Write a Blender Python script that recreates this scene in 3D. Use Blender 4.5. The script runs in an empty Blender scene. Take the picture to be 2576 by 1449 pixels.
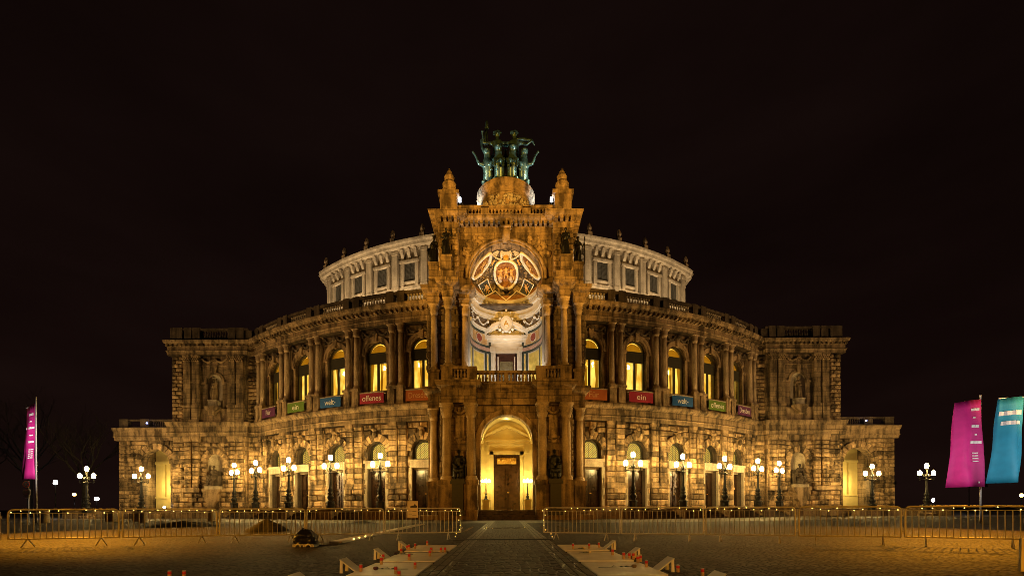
import bpy, bmesh, math, random
from math import sin, cos, pi, radians, sqrt, atan2, tan, floor
from mathutils import Vector, Matrix
random.seed(7)
SC = bpy.context.scene
COL = SC.collection

# ------------------------------------------------------------------ camera
F_PX = 1100.0
cam_d = bpy.data.cameras.new("camera")
cam = bpy.data.objects.new("camera", cam_d)
COL.objects.link(cam)
cam.location = (0, 0, 1.1)
cam.rotation_euler = (radians(90), radians(0.2), 0)
cam_d.sensor_width = 36
cam_d.lens = 36 * F_PX / 2576
cam_d.shift_x = 13 / 2576
cam_d.shift_y = (1277 - 724.5) / 2576
cam_d.clip_end = 3000
SC.camera = cam

# ------------------------------------------------------------------ world: night sky
W = bpy.data.worlds.new("World")
SC.world = W
W.use_nodes = True
nt = W.node_tree
nt.nodes.clear()
out = nt.nodes.new('ShaderNodeOutputWorld')
sky = nt.nodes.new('ShaderNodeTexSky')
sky.sky_type = 'NISHITA'
sky.sun_disc = False
sky.sun_elevation = radians(-8)
bg1 = nt.nodes.new('ShaderNodeBackground')
bg1.inputs[1].default_value = 0.0005
nt.links.new(sky.outputs[0], bg1.inputs[0])
bg2 = nt.nodes.new('ShaderNodeBackground')      # glow of the town on thin night cloud
tcw = nt.nodes.new('ShaderNodeTexCoord')
cl = nt.nodes.new('ShaderNodeTexNoise'); cl.inputs['Scale'].default_value = 2.2; cl.inputs['Detail'].default_value = 5
mpw = nt.nodes.new('ShaderNodeMapping'); mpw.inputs['Scale'].default_value = (1, 1, 3)
nt.links.new(tcw.outputs['Generated'], mpw.inputs['Vector']); nt.links.new(mpw.outputs[0], cl.inputs['Vector'])
cr = nt.nodes.new('ShaderNodeValToRGB')
cr.color_ramp.elements[0].position = .3; cr.color_ramp.elements[0].color = (.72, .30, .23, 1)
cr.color_ramp.elements[1].position = .75; cr.color_ramp.elements[1].color = (1.35, .62, .50, 1)
nt.links.new(cl.outputs['Fac'], cr.inputs['Fac']); nt.links.new(cr.outputs[0], bg2.inputs[0])
sz = nt.nodes.new('ShaderNodeSeparateXYZ'); nt.links.new(tcw.outputs['Generated'], sz.inputs[0])
hz = nt.nodes.new('ShaderNodeMapRange'); hz.inputs['From Min'].default_value = 0.0; hz.inputs['From Max'].default_value = .55
hz.inputs['To Min'].default_value = .0085; hz.inputs['To Max'].default_value = .0050
nt.links.new(sz.outputs['Z'], hz.inputs['Value']); nt.links.new(hz.outputs[0], bg2.inputs[1])
add = nt.nodes.new('ShaderNodeAddShader')
nt.links.new(bg1.outputs[0], add.inputs[0])
nt.links.new(bg2.outputs[0], add.inputs[1])
nt.links.new(add.outputs[0], out.inputs[0])

SC.view_settings.view_transform = 'Standard'
SC.view_settings.look = 'None'
SC.view_settings.exposure = 0
SC.view_settings.gamma = 1
SC.cycles.use_denoising = True
SC.cycles.sample_clamp_indirect = 4
SC.cycles.filter_width = 0.9
SC.cycles.max_bounces = 6
SC.cycles.caustics_reflective = False
SC.cycles.caustics_refractive = False

SODIUM = (1.0, 0.49, 0.07)
GROUND_S = (1.0, 0.37, 0.02)
WARM = (1.0, 0.74, 0.36)
WHITE = (1.0, 0.86, 0.66)
COOL = (0.85, 0.92, 1.0)

def aim(o, target):
    v = Vector(target) - Vector(o.location)
    o.rotation_euler = v.to_track_quat('-Z', 'Y').to_euler()

def spot(name, loc, target, power, color, size=60, blend=0.6, radius=0.15):
    l = bpy.data.lights.new(name, 'SPOT')
    l.energy = power; l.color = color; l.spot_size = radians(size); l.spot_blend = blend
    l.shadow_soft_size = radius
    o = bpy.data.objects.new(name, l); COL.objects.link(o)
    o.location = loc; aim(o, target)
    return o

def point(name, loc, power, color, radius=0.1):
    l = bpy.data.lights.new(name, 'POINT')
    l.energy = power; l.color = color; l.shadow_soft_size = radius
    o = bpy.data.objects.new(name, l); COL.objects.link(o)
    o.location = loc
    return o

# sodium lamps of the square and added fill spots, beside and behind the place where the photographer stands
for s in (-1, 1):
    spot('square_lamp_and_fill', (s*27, 9, 8.0), (s*3.0, 42, 27), 90000, SODIUM, 30, 0.9, 0.1)
    spot('square_lamp_and_fill', (s*25, 6, 8.0), (s*3.5, 42, 9), 21000, SODIUM, 30, 1.0, 0.1)
    spot('square_lamp_and_fill', (s*60, 30, 6.0), (s*36, 55, 16), 17000, (1.0, .60, .23), 70, 0.9, 0.1)  # unseen fill added to brighten the wing fronts
    spot('square_lamp_and_fill', (s*40, 20, 6.0), (s*22, 48, 18.5), 14500, (1.0, .56, .18), 50, 1.0, 0.1)  # unseen fill added over the curved front
    spot('square_lamp_and_fill', (s*9, -7, 3.2), (s*8.5, 14, .9), 6000, GROUND_S, 60, 0.8, 0.1)  # low unseen fill added so the barrier bars catch orange
spot('square_lamp_and_fill', (-22, 22, 7.5), (-17.5, 20.5, 0), 15000, GROUND_S, 84, 0.4, 0.15)
spot('square_lamp_and_fill', (22, 21, 7.5), (17.5, 19.0, 0), 14000, GROUND_S, 84, 0.4, 0.15)
spot('square_lamp_and_fill', (-3, -9, 9), (0, 8.6, 0), 3300, (1, .58, .19), 40, 1.0, 0.2)  # unseen narrow fill added to pick out the white boards

# ------------------------------------------------------------------ materials
MATS = {}
def new_mat(name):
    m = bpy.data.materials.new(name); m.use_nodes = True
    MATS[name] = m
    return m, m.node_tree, m.node_tree.nodes['Principled BSDF']

def plain(name, col, rough=0.6, metal=0.0, noise=0.25, scale=6.0, bump=0.0, spec=0.5):
    m, t, b = new_mat(name)
    b.inputs['Roughness'].default_value = rough
    b.inputs['Metallic'].default_value = metal
    b.inputs['Specular IOR Level'].default_value = spec
    tc = t.nodes.new('ShaderNodeTexCoord')
    n = t.nodes.new('ShaderNodeTexNoise'); n.inputs['Scale'].default_value = scale; n.inputs['Detail'].default_value = 6
    t.links.new(tc.outputs['Object'], n.inputs['Vector'])
    r = t.nodes.new('ShaderNodeValToRGB')
    r.color_ramp.elements[0].position = 0.3; r.color_ramp.elements[1].position = 0.7
    r.color_ramp.elements[0].color = tuple(c*(1-noise) for c in col) + (1,)
    r.color_ramp.elements[1].color = tuple(min(1, c*(1+noise*.6)) for c in col) + (1,)
    t.links.new(n.outputs['Fac'], r.inputs['Fac'])
    t.links.new(r.outputs['Color'], b.inputs['Base Color'])
    if bump:
        bp = t.nodes.new('ShaderNodeBump'); bp.inputs['Strength'].default_value = bump; bp.inputs['Distance'].default_value = 0.05
        t.links.new(n.outputs['Fac'], bp.inputs['Height']); t.links.new(bp.outputs['Normal'], b.inputs['Normal'])
    return m

def glow(name, col, strength):
    m, t, b = new_mat(name)
    t.nodes.remove(b)
    e = t.nodes.new('ShaderNodeEmission'); e.inputs[0].default_value = col + (1,); e.inputs[1].default_value = strength
    t.links.new(e.outputs[0], t.nodes['Material Output'].inputs['Surface'])
    return m

def stone(name, light, dark, joint=None, island=0.0, bump=0.5, stain=0.5, radius=51.0, bw=1.1, bh=0.6):
    """weathered Elbe sandstone: sooty stains, fine grain, optional ashlar joints"""
    m, t, b = new_mat(name)
    N = t.nodes.new; L = t.links.new
    b.inputs['Roughness'].default_value = 0.85
    b.inputs['Specular IOR Level'].default_value = 0.25
    g = N('ShaderNodeNewGeometry')
    n1 = N('ShaderNodeTexNoise'); n1.inputs['Scale'].default_value = 0.55; n1.inputs['Detail'].default_value = 9; n1.inputs['Roughness'].default_value = 0.68
    L(g.outputs['Position'], n1.inputs['Vector'])
    mp = N('ShaderNodeMapping'); mp.inputs['Scale'].default_value = (2.2, 2.2, 0.35)
    L(g.outputs['Position'], mp.inputs['Vector'])
    n2 = N('ShaderNodeTexNoise'); n2.inputs['Scale'].default_value = 1.0; n2.inputs['Detail'].default_value = 7
    L(mp.outputs[0], n2.inputs['Vector'])
    mul = N('ShaderNodeMath'); mul.operation = 'MULTIPLY_ADD'; mul.inputs[1].default_value = 0.5
    L(n2.outputs['Fac'], mul.inputs[0])
    mul2 = N('ShaderNodeMath'); mul2.operation = 'MULTIPLY'; mul2.inputs[1].default_value = 0.5
    L(n1.outputs['Fac'], mul2.inputs[0]); L(mul2.outputs[0], mul.inputs[2])
    r = N('ShaderNodeValToRGB')
    r.color_ramp.elements[0].position = 0.5 - 0.09; r.color_ramp.elements[1].position = 0.5 + 0.07
    d = tuple(light[i]*(1-stain) + dark[i]*stain for i in range(3))
    r.color_ramp.elements[0].color = d + (1,); r.color_ramp.elements[1].color = light + (1,)
    L(mul.outputs[0], r.inputs['Fac'])
    col = r.outputs['Color']
    n3 = N('ShaderNodeTexNoise'); n3.inputs['Scale'].default_value = 9; n3.inputs['Detail'].default_value = 5
    L(g.outputs['Position'], n3.inputs['Vector'])
    height = n3.outputs['Fac']
    def scale_by(col, val, lo, hi):
        mr = N('ShaderNodeMapRange'); mr.inputs['To Min'].default_value = lo; mr.inputs['To Max'].default_value = hi
        L(val, mr.inputs['Value'])
        v = N('ShaderNodeVectorMath'); v.operation = 'SCALE'
        L(col, v.inputs[0]); L(mr.outputs[0], v.inputs['Scale'])
        return v.outputs[0]
    col = scale_by(col, n3.outputs['Fac'], 0.6, 1.4)
    if island:
        col = scale_by(col, g.outputs['Random Per Island'], 1-island, 1+island)
    if joint:
        sx = N('ShaderNodeSeparateXYZ'); L(g.outputs['Position'], sx.inputs[0])
        cx = N('ShaderNodeCombineXYZ')
        if joint == 'arc':
            sub = N('ShaderNodeMath'); sub.operation = 'SUBTRACT'; sub.inputs[0].default_value = 96.3
            L(sx.outputs['Y'], sub.inputs[1])
            at = N('ShaderNodeMath'); at.operation = 'ARCTAN2'
            L(sx.outputs['X'], at.inputs[0]); L(sub.outputs[0], at.inputs[1])
            mr = N('ShaderNodeMath'); mr.operation = 'MULTIPLY'; mr.inputs[1].default_value = radius
            L(at.outputs[0], mr.inputs[0]); L(mr.outputs[0], cx.inputs['X'])
        else:
            L(sx.outputs['X'], cx.inputs['X'])
        L(sx.outputs['Z'], cx.inputs['Y'])
        br = N('ShaderNodeTexBrick')
        br.inputs['Scale'].default_value = 1.0
        br.inputs['Brick Width'].default_value = bw; br.inputs['Row Height'].default_value = bh
        br.inputs['Mortar Size'].default_value = 0.018
        br.inputs['Color1'].default_value = (1, 1, 1, 1); br.inputs['Color2'].default_value = (0.62, 0.62, 0.62, 1)
        br.inputs['Mortar'].default_value = (0.22, 0.22, 0.22, 1)
        L(cx.outputs[0], br.inputs['Vector'])
        mx = N('ShaderNodeVectorMath'); mx.operation = 'MULTIPLY'
        L(col, mx.inputs[0]); L(br.outputs['Color'], mx.inputs[1])
        col = mx.outputs[0]
    L(col, b.inputs['Base Color'])
    bp = N('ShaderNodeBump'); bp.inputs['Strength'].default_value = bump; bp.inputs['Distance'].default_value = 0.06
    L(height, bp.inputs['Height']); L(bp.outputs['Normal'], b.inputs['Normal'])
    return m

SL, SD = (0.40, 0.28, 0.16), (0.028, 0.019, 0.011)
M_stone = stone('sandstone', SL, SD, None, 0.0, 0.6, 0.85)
M_wall_arc = stone('sooty_shaded_ashlar_curved', (0.24, 0.165, 0.095), SD, 'arc', 0, 0.5, 0.85)  # soot plus painted shade, keeping the wall darker behind the columns
M_ashlar_arc = stone('sandstone_ashlar_curved', SL, SD, 'arc', 0, 0.5, 0.85)
M_ashlar = stone('sandstone_ashlar', SL, SD, 'flat', 0, 0.5, 0.85)
M_rust = stone('sandstone_rusticated', (0.40, 0.275, 0.15), SD, None, 0.62, 1.0, 0.95)
M_column = stone('sandstone_column', (0.50, 0.37, 0.235), (0.08, 0.06, 0.04), None, 0.0, 0.2, 0.6)  # lightened stone holds the light caught by the columns
M_drum = stone('pale_sandstone', (0.52, 0.44, 0.33), (0.20, 0.165, 0.12), 'arc', 0, 0.25, 0.6, 41.6, 1.3, 0.62)
M_pale = stone('pale_sandstone_trim', (0.50, 0.42, 0.31), (0.16, 0.13, 0.095), None, 0, 0.25, 0.6)
M_soot_shade = stone('sooty_shaded_rustication', (0.17, 0.12, 0.07), (.03, .022, .014), None, 0.45, 1.0, 0.8)  # soot tone that also paints in the shade between the columns
M_dark = stone('sooty_shaded_sandstone', (0.12, 0.09, 0.062), (0.03, 0.022, 0.016), None, 0, 0.5, 0.8)  # soot tone that also paints shade into the backing of block joints
M_plaster = plain('yellow_plaster', (0.62, 0.50, 0.20), 0.7, 0, 0.08, 2)
M_white = plain('white_marble', (0.52, 0.48, 0.41), 0.45, 0, 0.12, 2)
M_door = plain('dark_oak', (0.034, 0.016, 0.007), 0.22, 0, 0.4, 3)
M_frame = plain('olive_window_frame', (0.035, 0.030, 0.016), 0.5, 0, 0.2, 4)
M_bronze = plain('dark_bronze', (0.008, 0.008, 0.007), 0.45, 0.2, 0.5, 5)
M_patina = plain('green_patina_bronze', (0.050, 0.095, 0.075), 0.34, 0.5, 0.6, 2.5)
M_iron = plain('cast_iron', (0.030, 0.030, 0.028), 0.45, 0.5, 0.3, 8)
M_gold = plain('gilding', (0.58, 0.34, 0.06), 0.35, 0.3, 0.2, 6)
M_steel = plain('galvanised_steel', (0.48, 0.45, 0.40), 0.45, 0.25, 0.25, 9)
M_shutter = plain('grey_shutter', (0.075, 0.07, 0.06), 0.5, 0, 0.2, 6)
M_green = plain('green_marble', (0.035, 0.050, 0.045), 0.3, 0, 0.5, 5)
M_red = plain('red_porphyry', (0.26, 0.055, 0.04), 0.3, 0, 0.4, 9)
M_pink = plain('pink_marble', (0.46, 0.30, 0.25), 0.35, 0, 0.25, 4)
M_yellowm = plain('yellow_marble', (0.62, 0.46, 0.10), 0.35, 0, 0.4, 1.6)
M_black = plain('black_plastic', (0.012, 0.012, 0.013), 0.25, 0, 0.3, 10, 0.4)
M_rubber = plain('black_rubber', (0.015, 0.014, 0.013), 0.6)
M_board = plain('white_painted_board', (0.66, 0.62, 0.52), 0.45, 0, 0.18, 3)
M_paper = plain('printed_paper', (0.75, 0.64, 0.45), 0.7, 0, 0.1, 3)
M_ink = plain('dark_ink', (0.05, 0.04, 0.03), 0.7)
M_whiteprint = plain('white_lettering', (0.80, 0.78, 0.74), 0.7, 0, 0.05, 3)
M_earth = plain('earth_heap', (0.010, 0.007, 0.005), 0.95, 0, 0.5, 6, 0.8)
M_bark = plain('bark', (0.015, 0.011, 0.008), 0.9, 0, 0.3, 6)
M_lamp = glow('lamp_glass_lit', (1.0, 0.66, 0.21), 215.0)
M_cand = glow('vestibule_globe_lit', (1.0, 0.74, 0.26), 120.0)
M_bulb = glow('fairy_bulb_lit', (1.0, 0.66, 0.16), 5.0)
M_flood = glow('floodlight_glass_lit', (0.80, 0.86, 1.0), 30.0)
M_far = glow('distant_lamp_lit', (0.90, 0.92, 1.0), 60.0)
M_farw = glow('distant_sodium_lit', (1.0, 0.55, 0.15), 18.0)
def room_mat():
    m, t, b = new_mat('lit_room'); t.nodes.remove(b); N = t.nodes.new; L = t.links.new
    g = N('ShaderNodeNewGeometry'); mp = N('ShaderNodeMapping'); mp.inputs['Scale'].default_value = (1.3, 1.3, .55)
    n = N('ShaderNodeTexNoise'); n.inputs['Scale'].default_value = 1.0; n.inputs['Detail'].default_value = 3
    L(g.outputs['Position'], mp.inputs['Vector']); L(mp.outputs[0], n.inputs['Vector'])
    r = N('ShaderNodeValToRGB'); r.color_ramp.elements[0].position = .36; r.color_ramp.elements[0].color = (.62, .30, .02, 1)
    r.color_ramp.elements[1].position = .62; r.color_ramp.elements[1].color = (1.0, .66, .10, 1)
    L(n.outputs['Fac'], r.inputs['Fac'])
    e = N('ShaderNodeEmission'); e.inputs[1].default_value = 1.5; L(r.outputs[0], e.inputs[0]); L(e.outputs[0], t.nodes['Material Output'].inputs['Surface'])
    return m
M_room = room_mat()
M_chand = glow('chandelier_lit', (1.0, 0.85, 0.40), 9.0)
M_lunette = glow('lit_lunette_glass', (0.90, 0.60, 0.10), 0.85)

def curtain_mat():
    m, t, b = new_mat('backlit_curtain')
    N = t.nodes.new; L = t.links.new
    t.nodes.remove(b)
    tr = N('ShaderNodeBsdfTranslucent'); tr.inputs[0].default_value = (0.55, 0.36, 0.06, 1)
    df = N('ShaderNodeBsdfDiffuse'); df.inputs[0].default_value = (0.40, 0.27, 0.06, 1)
    mx = N('ShaderNodeMixShader'); mx.inputs[0].default_value = 0.4
    L(tr.outputs[0], mx.inputs[1]); L(df.outputs[0], mx.inputs[2])
    L(mx.outputs[0], t.nodes['Material Output'].inputs['Surface'])
    return m
M_curtain = curtain_mat()

def fresco_mat(name, c1, c2, c3):
    m, t, b = new_mat(name)
    N = t.nodes.new; L = t.links.new
    tc = N('ShaderNodeTexCoord'); n = N('ShaderNodeTexNoise')
    n.inputs['Scale'].default_value = 2.2; n.inputs['Detail'].default_value = 5; n.inputs['Distortion'].default_value = 1.2
    L(tc.outputs['Object'], n.inputs['Vector'])
    r = N('ShaderNodeValToRGB')
    r.color_ramp.elements[0].position = .36; r.color_ramp.elements[0].color = c1 + (1,)
    r.color_ramp.elements[1].position = .66; r.color_ramp.elements[1].color = c3 + (1,)
    e = r.color_ramp.elements.new(.52); e.color = c2 + (1,)
    L(n.outputs['Fac'], r.inputs['Fac']); L(r.outputs['Color'], b.inputs['Base Color'])
    b.inputs['Roughness'].default_value = 0.8
    return m
M_fresco = fresco_mat('fresco_ochre', (0.09, 0.035, 0.012), (0.22, 0.095, 0.025), (0.36, 0.21, 0.07))
M_fresco_g = fresco_mat('fresco_grotesque', (0.015, 0.014, 0.010), (0.07, 0.045, 0.02), (0.32, 0.25, 0.14))
M_fresco_d = plain('fresco_slate', (0.040, 0.048, 0.050), 0.8, 0, 0.2, 4)
M_fresco_o = plain('fresco_brown_field', (0.26, 0.125, 0.03), 0.8, 0, 0.3, 3)
M_skin = plain('fresco_figure', (0.62, 0.38, 0.13), 0.8, 0, 0.3, 5)
M_skinw = plain('fresco_drapery', (0.48, 0.40, 0.34), 0.8, 0, 0.3, 5)

def ground_mat(name, c1, c2, scale, rough, bump, squash=1.0):
    m, t, b = new_mat(name)
    N = t.nodes.new; L = t.links.new
    g = N('ShaderNodeNewGeometry')
    mp = N('ShaderNodeMapping'); mp.inputs['Scale'].default_value = (1, squash, 1)
    L(g.outputs['Position'], mp.inputs['Vector'])
    wob = N('ShaderNodeTexNoise'); wob.inputs['Scale'].default_value = 0.7
    L(g.outputs['Position'], wob.inputs['Vector'])
    va = N('ShaderNodeVectorMath'); va.operation = 'MULTIPLY_ADD'; va.inputs[1].default_value = (.5, .5, 0)
    L(wob.outputs['Color'], va.inputs[0]); L(mp.outputs[0], va.inputs[2])
    v = N('ShaderNodeTexVoronoi'); v.inputs['Scale'].default_value = scale; v.inputs['Randomness'].default_value = 0.55
    L(va.outputs[0], v.inputs['Vector'])
    ve = N('ShaderNodeTexVoronoi'); ve.feature = 'DISTANCE_TO_EDGE'; ve.inputs['Scale'].default_value = scale; ve.inputs['Randomness'].default_value = 0.55
    L(va.outputs[0], ve.inputs['Vector'])
    mr = N('ShaderNodeMapRange'); mr.inputs['From Max'].default_value = 0.16
    L(ve.outputs['Distance'], mr.inputs['Value'])
    sp = N('ShaderNodeSeparateColor'); L(v.outputs['Color'], sp.inputs[0])
    n = N('ShaderNodeTexNoise'); n.inputs['Scale'].default_value = 0.35; n.inputs['Detail'].default_value = 8
    L(g.outputs['Position'], n.inputs['Vector'])
    ad = N('ShaderNodeMath'); ad.operation = 'MULTIPLY_ADD'; ad.inputs[1].default_value = 0.45
    L(sp.outputs[0], ad.inputs[0])
    ml = N('ShaderNodeMath'); ml.operation = 'MULTIPLY'; ml.inputs[1].default_value = 0.6
    L(n.outputs['Fac'], ml.inputs[0]); L(ml.outputs[0], ad.inputs[2])
    r = N('ShaderNodeValToRGB')
    r.color_ramp.elements[0].position = .2; r.color_ramp.elements[0].color = c1 + (1,)
    r.color_ramp.elements[1].position = .75; r.color_ramp.elements[1].color = c2 + (1,)
    L(ad.outputs[0], r.inputs['Fac'])
    m2 = N('ShaderNodeMapRange'); m2.inputs['To Min'].default_value = 0.35
    L(mr.outputs[0], m2.inputs['Value'])
    vm = N('ShaderNodeVectorMath'); vm.operation = 'SCALE'
    L(r.outputs['Color'], vm.inputs[0]); L(m2.outputs[0], vm.inputs['Scale'])
    L(vm.outputs[0], b.inputs['Base Color'])
    b.inputs['Roughness'].default_value = rough; b.inputs['Specular IOR Level'].default_value = 0.25
    bp = N('ShaderNodeBump'); bp.inputs['Strength'].default_value = bump; bp.inputs['Distance'].default_value = 0.04
    L(mr.outputs[0], bp.inputs['Height']); L(bp.outputs['Normal'], b.inputs['Normal'])
    return m
M_cobble = ground_mat('cobbles', (0.006, 0.004, 0.0025), (0.032, 0.020, 0.011), 7.0, 0.75, 1.0)
M_slab = ground_mat('pale_lamplit_paving', (0.045, 0.035, 0.023), (0.105, 0.080, 0.052), 3.0, 0.6, 0.3)  # paler slabs, with lamplight along the terrace put into their colour
M_pathm = ground_mat('path_setts', (0.012, 0.008, 0.005), (0.046, 0.032, 0.019), 6.0, 0.6, 0.8, 0.6)
M_strip = ground_mat('border_setts', (0.014, 0.010, 0.006), (0.065, 0.046, 0.028), 5.0, 0.5, 0.8, 0.25)

# ------------------------------------------------------------------ mesh builder
BASE = {}
def thing(name, label, cat, loc=(0, 0, 0), rot=0.0, group=None):
    o = bpy.data.objects.new(name, None); COL.objects.link(o)
    o.empty_display_size = 0.3
    o.location = loc; o.rotation_euler = (0, 0, rot)
    o['label'] = label; o['category'] = cat
    if group: o['group'] = group
    BASE[o.name] = Vector(loc)
    return o
def tag(o, label, cat, group=None):
    o['label'] = label; o['category'] = cat
    if group: o['group'] = group
    return o
def kids(o): return [c for c in bpy.data.objects if c.parent == o]
def dup(root, loc, rot=0.0, label=None, scale=None):
    r = root.copy(); COL.objects.link(r); r.location = loc; r.rotation_euler = (0, 0, rot)
    if scale: r.scale = scale
    if label: r['label'] = label
    for ch in kids(root):
        c = ch.copy(); COL.objects.link(c); c.parent = r
        for g in kids(ch):
            d = g.copy(); COL.objects.link(d); d.parent = c
    return r

class MB:
    def __init__(s): s.v = []; s.f = []
    def add(s, vs, fs):
        o = len(s.v); s.v += [tuple(p) for p in vs]; s.f += [tuple(i+o for i in f) for f in fs]
    def box(s, f, u0, u1, d0, d1, z0, z1, nu=1):
        vs = []
        for i in range(nu+1):
            u = u0 + (u1-u0)*i/nu
            vs += [f(u, d0, z0), f(u, d1, z0), f(u, d1, z1), f(u, d0, z1)]
        fs = [(0, 1, 2, 3), tuple(4*nu+k for k in (3, 2, 1, 0))]
        for i in range(nu):
            a, b = 4*i, 4*i+4
            for k in range(4):
                fs.append((a+k, b+k, b+(k+1) % 4, a+(k+1) % 4))
        s.add(vs, fs)
    def block(s, f, u0, u1, d0, d1, z0, z1, c=0.06):
        c = min(c, (u1-u0)*.3, (z1-z0)*.3)
        m = d1 - c
        P = [(u0, d0, z0), (u1, d0, z0), (u1, d0, z1), (u0, d0, z1),
             (u0, m, z0), (u1, m, z0), (u1, m, z1), (u0, m, z1),
             (u0+c, d1, z0+c), (u1-c, d1, z0+c), (u1-c, d1, z1-c), (u0+c, d1, z1-c)]
        fs = []
        for k in range(4):
            n = (k+1) % 4
            fs += [(k, n, 4+n, 4+k), (4+k, 4+n, 8+n, 8+k)]
        fs += [(8, 9, 10, 11)]
        s.add([f(*p) for p in P], fs)
    def prism(s, f, poly, d0, d1):
        n = len(poly)
        vs = [f(u, d0, z) for u, z in poly] + [f(u, d1, z) for u, z in poly]
        fs = [tuple(range(n-1, -1, -1)), tuple(range(n, 2*n))]
        for k in range(n):
            fs.append((k, (k+1) % n, n+(k+1) % n, n+k))
        s.add(vs, fs)
    def sweep(s, f, prof, u0, u1, n):
        m = len(prof); vs = []; fs = []
        for i in range(n+1):
            u = u0 + (u1-u0)*i/n
            vs += [f(u, d, z) for d, z in prof]
        for i in range(n):
            for k in range(m):
                fs.append((i*m+k, (i+1)*m+k, (i+1)*m+(k+1) % m, i*m+(k+1) % m))
        fs += [tuple(range(m-1, -1, -1)), tuple(n*m+k for k in range(m))]
        s.add(vs, fs)
    def path(s, pts, prof):
        """sweep a closed profile [(out, z)] along a plan polyline with mitred corners; out is to the right of travel"""
        n = len(pts); m = len(prof); vs = []; fs = []
        P = [Vector(p) for p in pts]
        for i in range(n):
            d0 = (P[i]-P[i-1]).normalized() if i else (P[1]-P[0]).normalized()
            d1 = (P[i+1]-P[i]).normalized() if i < n-1 else d0
            n0 = Vector((d0.y, -d0.x)); n1 = Vector((d1.y, -d1.x))
            mi = (n0+n1)
            mi = mi / max(0.2, mi.dot(n0))
            for o, z in prof:
                q = P[i] + mi*o
                vs.append((q.x, q.y, z))
        for i in range(n-1):
            for k in range(m):
                fs.append((i*m+k, (i+1)*m+k, (i+1)*m+(k+1) % m, i*m+(k+1) % m))
        fs += [tuple(range(m-1, -1, -1)), tuple((n-1)*m+k for k in range(m))]
        s.add(vs, fs)
    def lathe(s, c, prof, n=12, mod=None):
        vs = []; fs = []; m = len(prof)
        for i in range(n):
            a = 2*pi*i/n
            for j, (r, z) in enumerate(prof):
                rr = r*(mod(i, j) if mod else 1)
                vs.append((c[0]+rr*cos(a), c[1]+rr*sin(a), c[2]+z))
        for i in range(n):
            k = (i+1) % n
            for j in range(m-1):
                fs.append((i*m+j, k*m+j, k*m+j+1, i*m+j+1))
        fs += [tuple(i*m for i in range(n-1, -1, -1)), tuple(i*m+m-1 for i in range(n))]
        s.add(vs, fs)
    def tube(s, pts, rad, n=6, cap=True):
        P = [Vector(p) for p in pts]
        if not isinstance(rad, (list, tuple)): rad = [rad]*len(P)
        vs = []; fs = []; up = Vector((0.13, 0.31, 1))
        for i, p in enumerate(P):
            t = (P[min(i+1, len(P)-1)] - P[max(i-1, 0)]).normalized()
            a = t.cross(up)
            if a.length < 1e-3: a = t.cross(Vector((1, 0, 0)))
            a.normalize(); b = t.cross(a)
            for k in range(n):
                w = 2*pi*k/n
                vs.append(p + (a*cos(w) + b*sin(w))*rad[i])
        for i in range(len(P)-1):
            for k in range(n):
                fs.append((i*n+k, i*n+(k+1) % n, (i+1)*n+(k+1) % n, (i+1)*n+k))
        if cap: fs += [tuple(range(n-1, -1, -1)), tuple((len(P)-1)*n+k for k in range(n))]
        s.add(vs, fs)
    def ball(s, c, r, nu=8, nv=6):
        if not isinstance(r, (list, tuple)): r = (r, r, r)
        vs = [(c[0], c[1], c[2]-r[2])]; fs = []
        for j in range(1, nv):
            e = -pi/2 + pi*j/nv
            for i in range(nu):
                a = 2*pi*i/nu
                vs.append((c[0]+r[0]*cos(e)*cos(a), c[1]+r[1]*cos(e)*sin(a), c[2]+r[2]*sin(e)))
        vs.append((c[0], c[1], c[2]+r[2])); t = len(vs)-1
        for i in range(nu):
            k = (i+1) % nu
            fs.append((0, 1+k, 1+i)); fs.append((t, 1+(nv-2)*nu+i, 1+(nv-2)*nu+k))
            for j in range(nv-2):
                fs.append((1+j*nu+i, 1+j*nu+k, 1+(j+1)*nu+k, 1+(j+1)*nu+i))
        s.add(vs, fs)
    def ring(s, f, uc, zc, r0, r1, d0, d1, a0=0, a1=180, n=16):
        vs = []; fs = []
        for i in range(n+1):
            a = radians(a0+(a1-a0)*i/n); c, q = cos(a), sin(a)
            vs += [f(uc+r0*c, d0, zc+r0*q), f(uc+r1*c, d0, zc+r1*q), f(uc+r1*c, d1, zc+r1*q), f(uc+r0*c, d1, zc+r0*q)]
        for i in range(n):
            for k in range(4):
                fs.append((4*i+k, 4*i+4+k, 4*i+4+(k+1) % 4, 4*i+(k+1) % 4))
        fs += [(0, 1, 2, 3), tuple(4*n+k for k in (3, 2, 1, 0))]
        s.add(vs, fs)
    def archwall(s, f, u0, u1, z0, z1, uc, hw, zb, zs, d=0.0, depth=0.8, n=14, sill=True):
        """wall sheet with one round-headed opening and its reveal"""
        pts = [(uc+hw*cos(pi*i/n), zs+hw*sin(pi*i/n)) for i in range(n+1)]   # right to left
        Q = lambda a, b, c_, e: s.add([f(*a), f(*b), f(*c_), f(*e)], [(0, 1, 2, 3)])
        def strip(ua, ub, za, zb_):
            k = max(1, int(abs(ub-ua)/1.2)+1)
            for i in range(k):
                a = ua+(ub-ua)*i/k; b = ua+(ub-ua)*(i+1)/k
                Q((a, d, za), (b, d, za), (b, d, zb_), (a, d, zb_))
        strip(u0, uc-hw, z0, z1); strip(uc+hw, u1, z0, z1)
        if zb > z0: strip(uc-hw, uc+hw, z0, zb)
        for i in range(n):
            a, b = pts[i], pts[i+1]
            Q((a[0], d, a[1]), (a[0], d, z1), (b[0], d, z1), (b[0], d, b[1]))
            Q((a[0], d, a[1]), (b[0], d, b[1]), (b[0], d-depth, b[1]), (a[0], d-depth, a[1]))
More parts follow.
